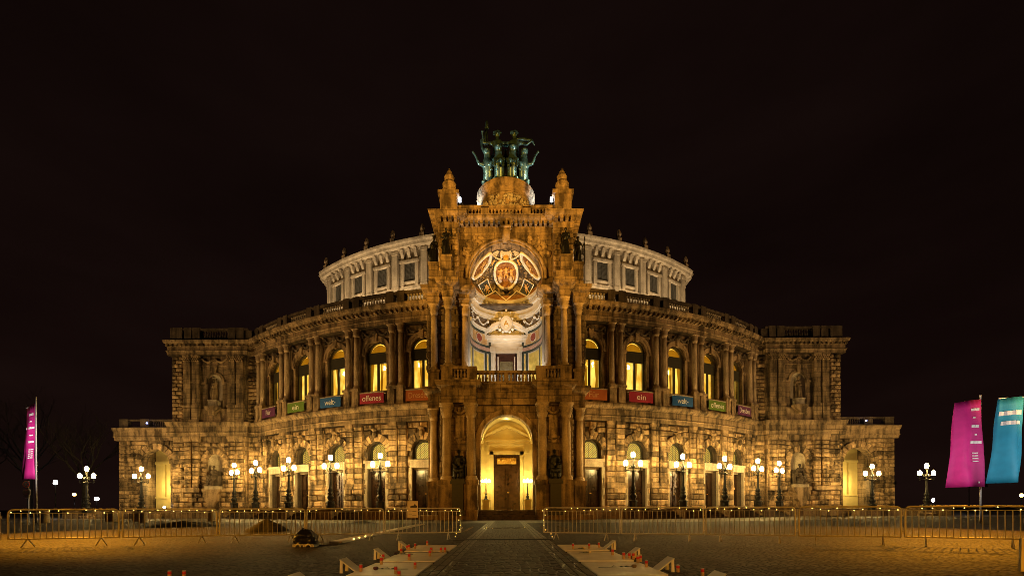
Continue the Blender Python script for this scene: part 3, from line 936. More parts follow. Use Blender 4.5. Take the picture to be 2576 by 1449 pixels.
WY = 55.3
UC = 36.85
def wing(s):
    P = plane(WY, s)          # pavilion front
    Q = plane(WY+.6, s)       # recessed strip by the curve
    core = MB(); rust = MB(); trim = MB(); orn = MB()
    core.box(P, 31.2, 42.15, -22, -1.3, 0, 22.1)
    core.box(P, 41.0, 42.15, -1.3, 0, 0, 22.1)
    core.archwall(P, 33.0, 41.0, .9, 10.2, UC, .9, 3.3, 7.1, 0, .02)
    core.archwall(P, 33.0, 41.0, 10.2, 22.0, UC, .95, 13.9, 17.1, 0, .02)
    core.box(P, 32.9, 33.0, -1.2, 0, 0, 22)
    core.box(Q, 31.0, 33.0, -1, 0, .9, 22)
    core.build('wing_wall', M_ashlar, OP)
    nb = MB()
    niche(nb, P, UC, .9, 3.3, 7.1, 0, .95); niche(nb, P, UC, .95, 13.9, 17.1, 0, 1.0)
    nb.build('niche', M_pale, OP, True)
    def clip(za, zb):
        lim = .95
        if zb > 7.0:
            q = max(0, za-7.1); lim = sqrt(max(0, 1.65**2-q*q)) if q < 1.65 else 0
        if zb <= 3.3 : lim = 0
        return [(33.02, UC-lim), (UC+lim, 42.14)] if lim > .05 else [(33.02, 42.14)]
    courses(rust, P, 0, 0, 1.3, 3.2, .63, 0, .16, 1.15, clip)
    courses(rust, P, 0, 0, 3.7, 9.5, .52, 0, .16, 1.15, clip)
    courses(rust, Q, 31.0, 32.98, 1.3, 3.2, .63, 0, .16, 1.0); courses(rust, Q, 31.0, 32.98, 3.7, 9.5, .52, 0, .16, 1.0)
    for i in range(9):
        rust.ring(P, UC, 7.1, .95, 1.65, 0, .2, 180*i/9+1.2, 180*(i+1)/9-1.2, 2)
    for o in (-3.3, -2.25, 2.25, 3.3):
        u = UC+o
        pr = MB(); courses(pr, P, u-.44, u+.44, 3.75, 9.5, .52, .14, .42, 2, None, .09, .03); pr.build('rusticated_pilaster', M_rust, OP)
        trim.box(P, u-.42, u+.42, 0, .42, 9.55, 9.85); trim.box(P, u-.5, u+.5, 0, .5, 9.85, 10.2)
        trim.box(P, u-.52, u+.52, 0, .5, 3.2, 3.75)
    rust.build('wing_rustication', M_rust, OP); rust = MB()
    courses(rust, P, 40.78, 42.18, 12.05, 20.35, .5, 0, .24, .9); rust.build('wing_quoin', M_rust, OP); rust = MB(); courses(rust, Q, 31.0, 32.98, 12.05, 20.35, .5, 0, .2, .9)
    rust.build('wing_quoin', M_rust, OP); rust = MB()
    courses(rust, lambda q, d, z: (s*(42.15+d), WY+q, z), 0.0, 3.0, 12.05, 20.35, .5, 0, .2, .9)
    courses(rust, lambda q, d, z: (s*(42.15+d), WY+q, z), 0.0, 3.0, 1.3, 9.5, .52, 0, .2, .9)
    rust.build('wing_side_rustication', M_rust, OP)
    trim.box(P, 33.0, 42.2, 0, .3, .9, 1.3); trim.box(P, 33.0, UC-1.0, 0, .24, 3.2, 3.7); trim.box(P, UC+1.0, 42.2, 0, .24, 3.2, 3.7)
    trim.build('wing_mouldings', M_stone, OP); trim = MB()
    # upper storey: pilasters on pedestals, small impost bands
    for o in (-3.3, -2.25, 2.25, 3.3):
        u = UC+o; wp = MB(); T0 = trim; trim = wp
        trim.box(P, u-.42, u+.42, 0, .40, 13.95, 19.6)
        trim.box(P, u-.5, u+.5, 0, .5, 13.75, 14.1); trim.box(P, u-.46, u+.46, 0, .46, 12.2, 13.7); trim.box(P, u-.52, u+.52, 0, .54, 12.0, 12.25)
        for r in range(3):
            for i in range(4):
                orn.ball(P(u-.36+.24*i+(.12 if r == 1 else 0), .42, 19.7+.22*r), (.13, .12, .14), 6, 4)
        trim.box(P, u-.5, u+.5, 0, .52, 20.22, 20.4)
        trim.box(P, u-.46, u+.46, 0, .44, 16.9, 17.08); trim = T0; wp.build('wing_pilaster', M_ashlar, OP)
    trim.box(P, UC-1.8, UC-.98, 0, .12, 16.85, 17.1); trim.box(P, UC+.98, UC+1.8, 0, .12, 16.85, 17.1)
    trim.ring(P, UC, 17.1, .95, 1.25, 0, .14, 0, 180, 16)
    trim.prism(P, [(UC-.14, 18.0), (UC+.14, 18.0), (UC+.24, 19.0), (UC-.24, 19.0)], 0, .26)
    ap = MB(); ap.box(P, UC-1.8, UC+1.8, 0, .1, 19.1, 19.2); ap.build('wing_fillet', M_stone, OP)
    ap = MB(); ap.box(P, UC-1.75, UC+1.75, 0, .12, 12.0, 13.7); ap.build('wing_apron', M_stone, OP)
    cs = MB(); cs.prism(P, [(UC-.9, 13.9), (UC+.9, 13.9), (UC+.75, 13.55), (UC+.35, 13.2), (UC+.3, 12.8), (UC-.3, 12.8), (UC-.35, 13.2), (UC-.75, 13.55)], 0, .85); cs.build('statue_console', M_stone, OP); cs = MB()
    cs.prism(P, [(UC-1.15, 3.55), (UC+1.15, 3.55), (UC+1.1, 3.3), (UC+.8, 2.9), (UC+.72, 2.1), (UC+.45, 1.8), (UC+.3, 1.0), (UC-.3, 1.0), (UC-.45, 1.8), (UC-.72, 2.1), (UC-.8, 2.9), (UC-1.1, 3.3)], 0, .95); cs.build('statue_console', M_stone, OP)
    for o in (-1, 1):
        for i in range(9):
            t = i/8; orn.ball(P(UC+o*(.15+1.3*t), .14, 19.95-.35*sin(pi*t)), .15, 6, 4)
    trim.build('niche_surround', M_stone, OP)
    orn.build('wing_ornament', M_stone, OP, True)
    e = MB(); md = MB()
    p1 = [(30.6, WY+.6), (33.0, WY+.6), (33.0, WY), (42.18, WY), (42.18, WY+20)]
    pts = [(s*x, y) for x, y in p1]
    if s < 0: pts = pts[::-1]
    e.path(pts, [(-.3, 20.4), (.42, 20.4), (.42, 20.6), (.47, 20.8), (.55, 20.92), (.4, 20.97), (.4, 21.4), (.5, 21.45), (.45, 21.75), (.66, 21.82), (.74, 21.98), (.78, 22.2), (-.3, 22.2)])
    e.path(pts, [(-.3, 10.2), (.4, 10.2), (.45, 10.6), (.55, 10.7), (.46, 10.78), (.46, 11.4), (.5, 11.5), (.58, 11.72), (.62, 11.98), (-.3, 11.98)])
    u = 32.9
    while u < 42.7:
        md.box(P, u, u+.26, .42, .64, 21.48, 21.8); u += .56
    e.add(md.v, md.f); e.build('wing_cornice', M_ashlar, OP)
    bl = MB()
    bl.box(P, 32.6, 42.3, -.6, .1, 22.2, 22.5); bl.box(P, 32.6, 42.3, -.6, .16, 23.6, 23.85)
    for u, w in ((33.55, .45), (34.6, .45), (39.1, .45), (40.15, .45), (41.6, .75)):
        bl.box(P, u-w, u+w, -.66, .2, 22.2, 23.92)
    bl.box(P, 32.2, 33.1, -.5, .02, 22.5, 23.6)
    for i in range(11): bl.lathe(P(35.3+.32*i, -.25, 22.5), baluster_prof(1.1, .15), 8)
    bl.build('wing_balustrade', M_dark, OP)
    # low arcade beside the wing
    K = plane(58.4, s); uc = 46.8
    w = MB(); r = MB(); t = MB()
    w.archwall(K, 42.4, 51.7, 0, 11.0, uc, 1.9, 0, 7.1, 0, .9)
    w.box(K, 51.0, 51.68, -9, -.02, 0, 11); w.box(K, 42.4, 43.6, -9, -.9, 0, 11); w.box(K, 50.2, 51.0, -9, -.9, 0, 11)
    w.box(K, 42.4, 51.8, -9, -.02, 11.0, 11.3)
    w.build('arcade_wall', M_ashlar, OP)
    def clip2(za, zb):
        lim = 1.95
        if zb > 7.0:
            q = max(0, za-7.1); lim = sqrt(max(0, 2.75**2-q*q)) if q < 2.75 else 0
        return [(42.42, uc-lim), (uc+lim, 51.72)] if lim > .05 else [(42.42, 51.72)]
    courses(r, K, 0, 0, .3, 10.2, .55, 0, .2, 1.15, clip2)
    courses(r, lambda q, d, z: (s*(51.68+d), 58.4+q, z), 0, 3, .3, 10.2, .55, 0, .18, 1.0)
    for i in range(11): r.ring(K, uc, 7.1, 1.93, 2.75, 0, .24, 180*i/11+1, 180*(i+1)/11-1, 2)
    r.build('arcade_rustication', M_rust, OP)
    # inner vestibule of the arcade: plastered, with a smaller arch in its back wall
    v = MB()
    v.archwall(plane(62.6, s), 43.6, 50.2, 0, 11, uc-1.2, 1.15, 0, 6.0, 0, .5)
    v.box(plane(62.6, s), uc+1.0, uc+1.5, 0, .35, 0, 7.4); v.box(plane(62.6, s), uc+.95, uc+3.2, 0, .3, 0, 2.6); v.box(plane(62.6, s), uc+.9, uc+3.2, 0, .4, 2.6, 2.8)
    v.ring(plane(62.6, s), uc-1.2, 6.0, 1.15, 1.5, 0, .15, 0, 180, 14)
    v.box(plane(62.6, s), uc+1.9, uc+2.35, 0, .3, 2.8, 7.4); v.box(plane(62.6, s), uc-2.8, uc+3.2, 0, .42, 7.4, 7.8)
    v.build('arcade_vestibule', M_plaster, OP)
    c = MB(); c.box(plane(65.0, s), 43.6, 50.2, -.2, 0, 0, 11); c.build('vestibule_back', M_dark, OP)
    pt = [(s*x, y) for x, y in ((42.4, 58.4), (51.72, 58.4), (51.72, 67))]
    if s < 0: pt = pt[::-1]
    t.path(pt, [(-.3, 10.2), (.35, 10.2), (.4, 10.6), (.5, 10.7), (.42, 10.78), (.42, 11.3), (.52, 11.5), (.6, 11.85), (-.3, 11.85)])
    t.build('arcade_cornice', M_stone, OP)
    q = MB(); q.box(K, 42.4, 51.7, -.4, .1, 11.85, 12.1); q.box(K, 42.4, 51.7, -.4, .1, 12.85, 13.05)
    for u in (43.2, 48.2, 51.0): q.box(K, u-.6, u+.6, -.42, .16, 11.85, 13.08)
    for i in range(11): q.lathe(K(44.2+.3*i, -.15, 12.1), baluster_prof(.75, .12), 6)
    q.build('arcade_balustrade', M_dark, OP)
    point('arcade_lamp_light', (s*(uc+1.2), 60.6, 4.2), 420, (1.0, .72, .25), .15)
for s in (-1, 1): wing(s)

# ---- the central portal
bw_ = MB()
def both(fn):
    for s in (-1, 1): fn(s)
def X(mb, s, x0, x1, y0, y1, z0, z1):
    mb.box(G, s*x0, s*x1, y0, y1, z0, z1)
# lower storey walls
low = MB(); PF = plane(41.6)
low.archwall(PF, -3.0, 3.0, .9, 12.8, 0, 2.5, .9, 7.45, 0, .9, 22)
for s in (-1, 1):
    X(low, s, 2.98, 6.15, 41.6, 46.5, 0, 12.8)
    X(low, s, 6.15, 7.75, 43.3, 46.5, 0, 12.8)
low.build('portal_wall', M_ashlar, OP)
for s in (-1, 1):
    rs = MB()
    courses(rs, lambda q, d, z: (s*(6.15+d), 43.3-q, z), 0, 1.7, 3.8, 10.7, .6, 0, .2, .8)
    courses(rs, lambda q, d, z: (s*q, 43.3-d, z), 6.2, 6.75, 1, 10.7, .6, 0, .18, .8); rs.build('portal_rustication', M_soot_shade, OP)
    rs = MB()
    courses(rs, lambda q, d, z: (s*q, 43.3-d, z), 3.75, 7.75, 14.7, 20.8, .6, 0, .18, .9)
    courses(rs, lambda q, d, z: (s*(7.75+d), 43.3+q, z), 0, 2.5, 14.7, 20.8, .6, 0, .18, .9); rs.build('pier_rustication', M_soot_shade, OP)
    rs = MB(); courses(rs, lambda q, d, z: (s*q, 41.6-d, z), 4.5, 6.4, 23.4, 27.2, .55, 0, .2, .95); rs.build('attic_rustication', M_rust, OP)
ar = MB()
ar.ring(PF, 0, 7.45, 2.5, 2.72, 0, .12, 0, 180, 28); ar.ring(PF, 0, 7.45, 2.72, 2.95, 0, .2, 0, 180, 28)
ar.prism(PF, [(-.22, 9.85), (.22, 9.85), (.32, 10.75), (-.32, 10.75)], 0, .4)
for s in (-1, 1):
    X(ar, s, 2.45, 2.95, 41.38, 41.6, 7.15, 7.45); X(ar, s, 2.52, 2.9, 41.45, 41.6, 1.0, 7.15)
    X(ar, s, 3.9, 5.0, 41.42, 41.6, 7.3, 7.5)
    # framed tablet above each seated statue
    X(ar, s, 4.0, 4.9, 41.4, 41.6, 7.9, 9.7); X(ar, s, 3.88, 5.02, 41.36, 41.6, 9.7, 9.85); X(ar, s, 3.88, 5.02, 41.36, 41.6, 7.75, 7.9)
    for i in range(7):
        t = i/6; ar.ball((s*(4.0+.9*t), 41.5, 7.7-.3*sin(pi*t)), .13, 6, 4); ar.ball((s*(4.0+.9*t), 41.5, 10.3-.25*sin(pi*t)), .15, 6, 4)
    ar.ball((s*4.45, 41.5, 10.45), (.2, .18, .26))
ar.build('portal_archivolt', M_stone, OP)
pd = MB()
for s in (-1, 1):
    for xc, yc in ((5.57, 40.75), (3.32, 40.75), (7.15, 42.95)):
        w = .62 if xc < 7 else .52; pd = MB()
        X(pd, s, xc-w, xc+w, yc-w, 41.62 if xc < 7 else 43.3, .9, 3.25)
        X(pd, s, xc-w-.12, xc+w+.12, yc-w-.12, 41.63 if xc < 7 else 43.3, 0, .9); X(pd, s, xc-w-.06, xc+w+.06, yc-w-.06, 41.63 if xc < 7 else 43.3, .9, 1.25)
        X(pd, s, xc-w-.1, xc+w+.1, yc-w-.1, 41.62 if xc < 7 else 43.3, 3.25, 3.68)
        pd.build('portal_pedestal', M_stone, OP)
    pd = MB(); X(pd, s, 3.1, 8.2, 40.2, 43.4, 0, .45); pd.build('portal_plinth', M_stone, OP)
for s in (-1, 1):
    for xc, yc, r in ((5.57, 40.75, .43), (3.32, 40.75, .43), (7.15, 42.95, .38)):
        b = MB(); column(b, s*xc, yc, 3.68, 10.8, r); b.build('column', M_column, OP, True)
st = MB()
for k in range(6):
    st.box(G, -2.62, 2.62, 38.75+.36*k, 41.7, .15*k+.001*(k > 0), .15*(k+1))
st.build('portal_steps', M_dark, OP)
for s in (-1, 1):
    b = MB(); X(b, s, 2.62, 3.1, 38.9, 41.4, 0, .94); b.build('step_cheek', M_stone, OP)
# entrance vestibule
ve = MB()
ve.box(G, -2.72, 2.72, 44.6, 44.8, .9, 11.2); ve.box(G, -2.95, -2.72, 42.5, 44.6, .9, 11.2); ve.box(G, 2.72, 2.95, 42.5, 44.6, .9, 11.2)
ve.box(G, -2.95, 2.95, 42.5, 44.8, 11.2, 11.4); ve.box(G, -2.95, 2.95, 41.5, 44.8, .7, .895)
VB = plane(44.6)
ve.ring(VB, 0, 7.6, 2.35, 2.7, 0, 2.05, 0, 180, 24)
ve.build('vestibule', M_plaster, OP)
dp = MB()
dp.prism(VB, [(-2.6, 8.0), (2.6, 8.0), (2.6, 8.15), (0, 9.35), (-2.6, 8.15)], 0, .18)
for s in (-1, 1): dp.prism(VB, [(s*2.68, 8.0), (s*2.68, 8.22), (0, 9.55), (0, 9.22)], 0, .5)
dp.box(VB, -2.68, 2.68, 0, .5, 7.85, 8.02); dp.box(VB, -1.9, 1.9, 0, .3, 7.45, 7.85)
for s in (-1, 1):
    dp.box(VB, s*1.75, s*2.0, 0, .42, 6.6, 7.5); dp.box(VB, s*1.34, s*1.68, 0, .2, .9, 6.85); dp.box(VB, s*1.72, s*1.98, 0, .14, .9, 6.6)
dp.box(VB, -1.68, 1.68, 0, .2, 6.5, 6.85)
dp.build('door_pediment', M_plaster, OP)
pdr = panel_door(VB, 0, 1.33, .9, 5.2, .02, OP)
b = MB(); b.box(VB, -1.33, 1.33, 0, .1, 5.2, 6.5); b.box(VB, -1.33, 1.33, 0, .2, 5.2, 5.35)
tr = b.build('door_transom', M_door, OP)
b = MB(); random.seed(3)
b.box(VB, -.98, .98, .1, .14, 5.55, 6.2)
for i in range(26): b.ball((random.uniform(-.9, .9), 44.45, random.uniform(5.65, 6.1)), (random.uniform(.06, .13), .05, random.uniform(.06, .14)), 6, 4)
b.build('relief', M_gold, tr, True)
for s in (-1, 1):
    spot('vestibule_uplight', (s*2.2, 42.6, 7.6), (s*.9, 42.2, 11), 110, (1, .82, .34), 150, .8, .05)
spot('vestibule_uplight', (0, 43.8, 9.7), (0, 42.6, 11.5), 40, (1, .82, .34), 150, .8, .05)

# entablature 1, balcony
E1 = [(-.3, 10.8), (.0, 10.8), (.0, 11.1), (.06, 11.12), (.06, 11.35), (.14, 11.45), (.0, 11.5), (.0, 12.1), (.12, 12.2), (.4, 12.35), (.5, 12.55), (.52, 12.78), (-.3, 12.78)]
half = [(7.62, 46), (7.62, 42.45), (6.03, 42.45), (6.03, 40.25), (2.82, 40.25), (2.82, 41.25)]
def mirror(h): return [(-x, y) for x, y in h] + [(x, y) for x, y in h[::-1]]
b = MB(); b.path(mirror(half), E1)
for s in (-1, 1):
    X(b, s, 2.85, 6.0, 40.28, 43, 10.82, 12.75); X(b, s, 6.0, 7.6, 42.48, 44, 10.82, 12.75)
b.box(G, -2.9, 2.9, 41.28, 43.4, 12.3, 12.79)
b.build('lower_entablature', M_ashlar, OP)
bl = MB()
for s in (-1, 1):
    X(bl, s, 2.75, 6.0, 40.15, 40.65, 12.79, 13.05); X(bl, s, 2.7, 6.05, 40.08, 40.7, 13.85, 14.1)
    X(bl, s, 4.95, 6.0, 40.1, 40.75, 13.0, 13.9); X(bl, s, 2.75, 3.6, 40.1, 40.75, 13.0, 13.9)
    for i in range(4): bl.lathe((s*(3.85+.31*i), 40.4, 13.05), baluster_prof(.8, .14), 8)
    X(bl, s, 5.75, 6.02, 40.7, 42.4, 12.79, 14.1)
    # centre
    for i in range(5): bl.lathe((s*(2.55-.33*i), 41.35, 13.0), baluster_prof(.78, .15), 8)
    X(bl, s, .72, .86, 41.2, 41.5, 13, 13.78)
bl.lathe((.45, 41.35, 13.0), baluster_prof(.78, .15), 8); bl.lathe((-.45, 41.35, 13.0), baluster_prof(.78, .15), 8)
bl.box(G, -.2, .2, 41.15, 41.55, 13, 13.8)
bl.box(G, -2.8, 2.8, 41.1, 41.6, 12.79, 13.0); bl.box(G, -2.8, 2.8, 41.08, 41.62, 13.78, 14.0)
bl.build('balcony_balustrade', M_stone, OP)

# upper storey of the portal: piers, columns, concave niche
for s in (-1, 1):
    up = MB()
    X(up, s, 3.75, 7.75, 43.3, 47.5, 12.8, 23.0); up.build('portal_pier', M_dark, OP)
    for xc, yc, w in ((7.04, 42.75, .5), (5.5, 41.45, .55), (4.07, 42.95, .48)):
        pu = MB(); X(pu, s, xc-w, xc+w, yc-w, 43.4, 12.8, 14.2); X(pu, s, xc-w-.1, xc+w+.1, yc-w-.1, 43.4, 14.2, 14.45); pu.build('upper_pedestal', M_stone, OP)
for s in (-1, 1):
    for xc, yc in ((7.04, 42.75), (5.5, 41.45), (4.07, 42.95)):
        b = MB(); column(b, s*xc, yc, 14.45, 20.9, .33); b.build('column', M_column, OP, True)
E2 = [(-.3, 20.9), (0, 20.9), (0, 21.12), (.05, 21.14), (.05, 21.32), (.12, 21.4), (0, 21.44), (0, 21.78), (.1, 21.84), (.5, 22.05), (.58, 22.25), (.6, 22.45), (-.3, 22.45)]
half2 = [(7.62, 47), (7.62, 42.3), (6.5, 42.3), (6.5, 42.95), (6.0, 42.95), (6.0, 41.0), (5.0, 41.0), (5.0, 42.95), (4.55, 42.95), (4.55, 42.5), (3.6, 42.5), (3.6, 43.5)]
b = MB(); md = MB()
L_ = [(-x, y) for x, y in half2]; R_ = [(x, y) for x, y in half2[::-1]]
for s in (-1, 1):
    b = MB(); md = MB(); b.path(L_ if s < 0 else R_, E2)
    X(b, s, 3.65, 7.58, 42.98, 45, 20.92, 22.44); X(b, s, 5.03, 5.97, 41.03, 43, 20.92, 22.44); X(b, s, 6.53, 7.58, 42.33, 43, 20.92, 22.44); X(b, s, 3.65, 4.52, 42.53, 43, 20.92, 22.44)
    for xc, yf in ((7.04, 42.3), (5.5, 41.0), (4.07, 42.5)):
        for o in (-.3, .3): X(md, s, xc+o-.1, xc+o+.1, yf-.42, yf-.05, 21.86, 22.06)
    for i in range(8): md.box(G, s*7.7, s*8.05, 42.6+.5*i, 42.8+.5*i, 21.86, 22.06)
    b.add(md.v, md.f); b.build('upper_entablature', M_ashlar, OP)
# attic
at = MB(); PA = plane(42.3)
at.archwall(PA, -4.5, 4.5, 22.45, 27.4, 0, 3.5, 22.45, 23.2, 0, .95, 26, False)
for s in (-1, 1):
    X(at, s, 4.5, 6.4, 41.6, 50, 22.45, 27.4); X(at, s, 3.6, 4.55, 43.25, 50, 22.45, 27.4)
    X(at, s, 6.4, 7.6, 42.6, 48, 22.45, 23.2); X(at, s, 4.7, 6.3, 40.9, 41.6, 22.45, 23.3)
    X(at, s, 5.1, 6.1, 40.6, 41.5, 23.3, 24.4); X(at, s, 5.0, 6.2, 40.5, 41.55, 24.4, 24.6)
    X(at, s, 6.5, 7.45, 42.1, 43.0, 23.2, 24.5); X(at, s, 6.42, 7.53, 42.0, 43.1, 24.5, 24.75)
at.build('attic', M_ashlar, OP)
ao = MB()
ao.ring(PA, 0, 23.2, 3.5, 3.68, 0, .1, 0, 180, 36); ao.ring(PA, 0, 23.2, 3.68, 3.95, 0, .22, 0, 180, 36)
ao.prism(PA, [(-.36, 26.55), (.36, 26.55), (.46, 27.95), (-.46, 27.95)], 0, .7)
ao.box(PA, -.5, .5, 0, .8, 27.75, 28.0)
random.seed(11)
for s in (-1, 1):     # reclining winged figures in the spandrels
    for t in range(34):
        a = radians(random.uniform(28, 62)); rr = 4.15+random.uniform(0, 1.0)
        x = min(rr*cos(a), 4.35); z = min(23.2+rr*sin(a), 27.2)
        ao.ball((s*x, 42.27, z), (random.uniform(.1, .34), .16, random.uniform(.1, .3)), 7, 5)
ao.build('attic_reliefs', M_stone, OP, True)
E3 = [(-.3, 27.4), (0, 27.4), (0, 27.55), (.08, 27.6), (0, 27.65), (0, 28.05), (.1, 28.1), (.1, 28.4), (.62, 28.46), (.78, 28.62), (.85, 28.88), (-.3, 28.88)]
half3 = [(6.42, 50), (6.42, 41.5), (4.5, 41.5), (4.5, 42.2)]
b = MB(); b.path(mirror(half3), E3); b.box(G, -6.4, 6.4, 42.25, 50, 27.42, 28.87)
for s in (-1, 1): X(b, s, 4.53, 6.4, 41.55, 43, 27.42, 28.87)
top_ = b
md = MB()
x = -4.2
while x < 4.3: md.box(G, x-.14, x+.14, 41.6, 42.12, 28.1, 28.46); x += .47
for s in (-1, 1):
    for i in range(4): X(md, s, 4.6+.5*i, 4.88+.5*i, 40.9, 41.42, 28.1, 28.46)
    for i in range(14): X(md, s, 6.5, 7.05, 41.7+.55*i, 41.98+.55*i, 28.1, 28.46)
top_.add(md.v, md.f); top_.build('top_cornice', M_ashlar, OP)
tb = MB()
tb.box(G, -6.2, 6.2, 41.9, 42.4, 28.88, 29.1); tb.box(G, -6.25, 6.25, 41.85, 42.45, 29.8, 30.05)
for i in range(9): tb.lathe((-1.36+.34*i, 42.15, 29.1), baluster_prof(.7, .15), 8)
for s in (-1, 1):
    for i in range(4): tb.lathe((s*(2.6+.34*i), 42.15, 29.1), baluster_prof(.7, .15), 8)
    X(tb, s, 1.6, 2.4, 41.85, 42.4, 29, 29.9); X(tb, s, 3.9, 6.2, 41.95, 42.4, 29, 29.9)
tb.build('top_balustrade', M_stone, OP)
for s in (-1, 1):
    b = MB(); x, y = s*5.45, 42.3
    X(b, 1, x-.8, x+.8, y-.7, y+.7, 28.88, 30.9); X(b, 1, x-1.0, x+1.0, y-.9, y+.9, 30.9, 31.25); X(b, 1, x-.6, x+.6, y-.55, y+.55, 31.25, 31.6)
    b.lathe((x, y, 31.6), [(.55, 0), (.55, .12), (.4, .2), (.62, .45), (.66, .7), (.45, .98), (.3, 1.02), (.45, 1.15), (.5, 1.4), (.36, 1.65), (.2, 1.72), (.26, 1.9), (.14, 2.1), (.03, 2.3)], 16)
    b.build('finial', M_stone, OP, False)

# concave exedra niche, its marble cladding and painted half-dome
NX, NY, NYC, NZ = 3.55, 3.6, 43.2, 23.2
def N_(a, dd, z):     # a in radians from the axis, dd inwards towards the viewer
    return ((NX-dd)*sin(a), NYC+(NY-dd)*cos(a), z)
def nbox(mb, a0, a1, d0, d1, z0, z1, n=8): mb.box(N_, a0, a1, d0, d1, z0, z1, n)
def nparts(name, mat, items):
    b = MB()
    for it in items: nbox(b, *it)
    return b.build(name, mat, OP)
H2 = pi/2
nparts('exedra_wall', M_white, [(-H2, H2, -.2, 0, 12.8, 23.25, 30)])
nparts('exedra_cornice', M_white, [(-H2, H2, 0, .12, 21.0, 21.25, 30), (-H2, H2, 0, .2, 21.25, 21.5, 30), (-H2, H2, 0, .1, 21.5, 22.2, 30), (-H2, H2, 0, .3, 22.2, 22.4, 30), (-H2, H2, 0, .42, 22.75, 23.1, 30), (-H2, H2, 0, .1, 19.62, 19.8, 30), (-H2, H2, 0, .18, 19.8, 19.95, 30)])
bdent = MB()
for i in range(60):
    a = -H2+pi*(i+.5)/60; nbox(bdent, a-.014, a+.014, .1, .36, 22.42, 22.72, 1)
bdent.build('exedra_dentils', M_white, OP)
nparts('ornate_frieze', M_dark, [(-H2, H2, 0, .03, 19.97, 20.98, 30)])
M_ochre = plain('ochre_marble', (.50, .33, .16), .4, 0, .2, 3)
for s in (-1, 1):
    it = []
    for z0, z1 in ((12.85, 13.1), (17.35, 17.6), (18.0, 18.2), (19.35, 19.6)): it.append((s*.50, s*H2, 0, .03, z0, z1))
    for a in (.52, .66, 1.28): it.append((s*a-.035, s*a+.035, 0, .034, 12.85, 17.5, 2))
    it.append((s*.52-.035, s*.52+.035, 0, .034, 17.4, 19.5, 2))
    nparts('green_marble_band', M_green, it)
    nparts('pink_marble_band', M_pink, [(s*.50, s*H2, 0, .036, 17.62, 17.98)])
    nparts('yellow_marble_panel', M_yellowm, [(s*.74, s*1.2, 0, .04, 13.2, 17.2)]); nparts('yellow_marble_panel', M_yellowm, [(s*1.36, s*1.52, 0, .04, 13.2, 17.2)])
    nparts('yellow_marble_panel', M_yellowm, [(s*.57, s*.61, 0, .04, 13.2, 17.2, 2)])
    nparts('ochre_panel', M_ochre, [(s*.62, s*1.24, 0, .03, 18.28, 19.28)])
for s in (-1, 1):
    b = MB(); b2 = MB()
    f = lambda u, d, z, s=s: N_(s*.93+u/3.55, d, z)
    b.ring(f, 0, 18.78, .005, .42, .03, .06, 0, 360, 24); b2.ring(f, 0, 18.78, .42, .5, .03, .08, 0, 360, 24)
    b.build('porphyry_roundel', M_red, OP); b2.build('roundel_frame', M_white, OP)
g = MB()
for s in (-1, 1):
    for k in range(2):
        for i in range(10):
            t = i/9; a = s*(.62+.42*k+.36*t); p = N_(a, .1, 20.75-.5*sin(pi*t)); g.ball(p, random.uniform(.07, .12), 6, 4)
        g.ball(N_(s*(.6+.42*k), .12, 20.72), (.16, .12, .2))
g.build('exedra_garlands', M_white, OP, True)
# aedicule around the balcony door
VA = plane(46.72)
ae = MB()
for s in (-1, 1):
    ae.box(VA, s*1.14, s*1.5, 0, .35, 12.8, 17.5); ae.box(VA, s*1.5, s*1.85, 0, .25, 12.8, 17.9)
    ae.box(VA, s*1.2, s*1.95, 0, .42, 17.6, 18.2)
ae.box(VA, -1.5, 1.5, 0, .35, 17.5, 17.85); ae.box(VA, -1.9, 1.9, 0, .3, 17.85, 18.6); ae.box(VA, -2.1, 2.1, 0, .5, 18.6, 18.85); ae.box(VA, -2.5, 2.5, 0, .75, 18.85, 19.25)
a_ = 62
R_p = 2.5/sin(radians(a_)); zc = 19.25-R_p*cos(radians(a_))
ae.ring(VA, 0, zc, R_p-.30, R_p+.02, 0, .8, 90-a_, 90+a_, 20)
ae.ring(VA, 0, zc, R_p-.5, R_p-.3, 0, .5, 90-a_+3, 90+a_-3, 20)
for s in (-1, 1):
    for i in range(9):
        q = radians(90-s*(14+5.5*i)); ae.ball((  (R_p+.12)*cos(q), 46.2, zc+(R_p+.12)*sin(q)), .13, 6, 4)
ae.build('balcony_aedicule', M_white, OP)
b = MB(); b.box(VA, -1.14, 1.14, -.1, .02, 12.8, 17.5)
for s in (-1, 1): b.box(VA, s*.95, s*1.14, 0, .12, 12.8, 17.5)
b.box(VA, -1.14, 1.14, 0, .12, 17.2, 17.5); b.box(VA, -.85, .85, .02, .1, 12.8, 14.6)
bdoor = b.build('balcony_door', plain('mahogany', (.05, .022, .016), .35, 0, .3, 4), OP)
b = MB(); b.box(VA, -.7, .7, .03, .06, 14.7, 16.7); b.build('pane', plain('door_glass', (.14, .12, .07), .1, 0, .3, 1), bdoor)
ct = MB()
ct.ring(lambda u, d, z: VA(u, d, 20.4+(z-20.4)*1.3), 0, 20.4, .40, .62, .5, .95, 0, 360, 24)
for s in (-1, 1):
    ct.ball((s*.62, 46.0, 21.0), .17); ct.ball((s*.66, 46.0, 19.85), .18); ct.ball((s*.35, 46.0, 19.62), .16)
    ct.tube([(s*.55, 46.0, 21.0), (s*.75, 46.0, 20.5), (s*.6, 46.0, 19.9)], .08)
ct.box(VA, -.42, .42, .6, .8, 21.15, 21.3)
for x in (-.4, -.2, 0, .2, .4): ct.tube([(x, 46.05, 21.3), (x*1.15, 46.05, 21.7)], [.05, .07])
ct.tube([(-.42, 46.05, 21.55), (.42, 46.05, 21.55)], .05); ct.ball((0, 46.05, 21.9), .12)
cart = ct.build('cartouche', M_white, OP)
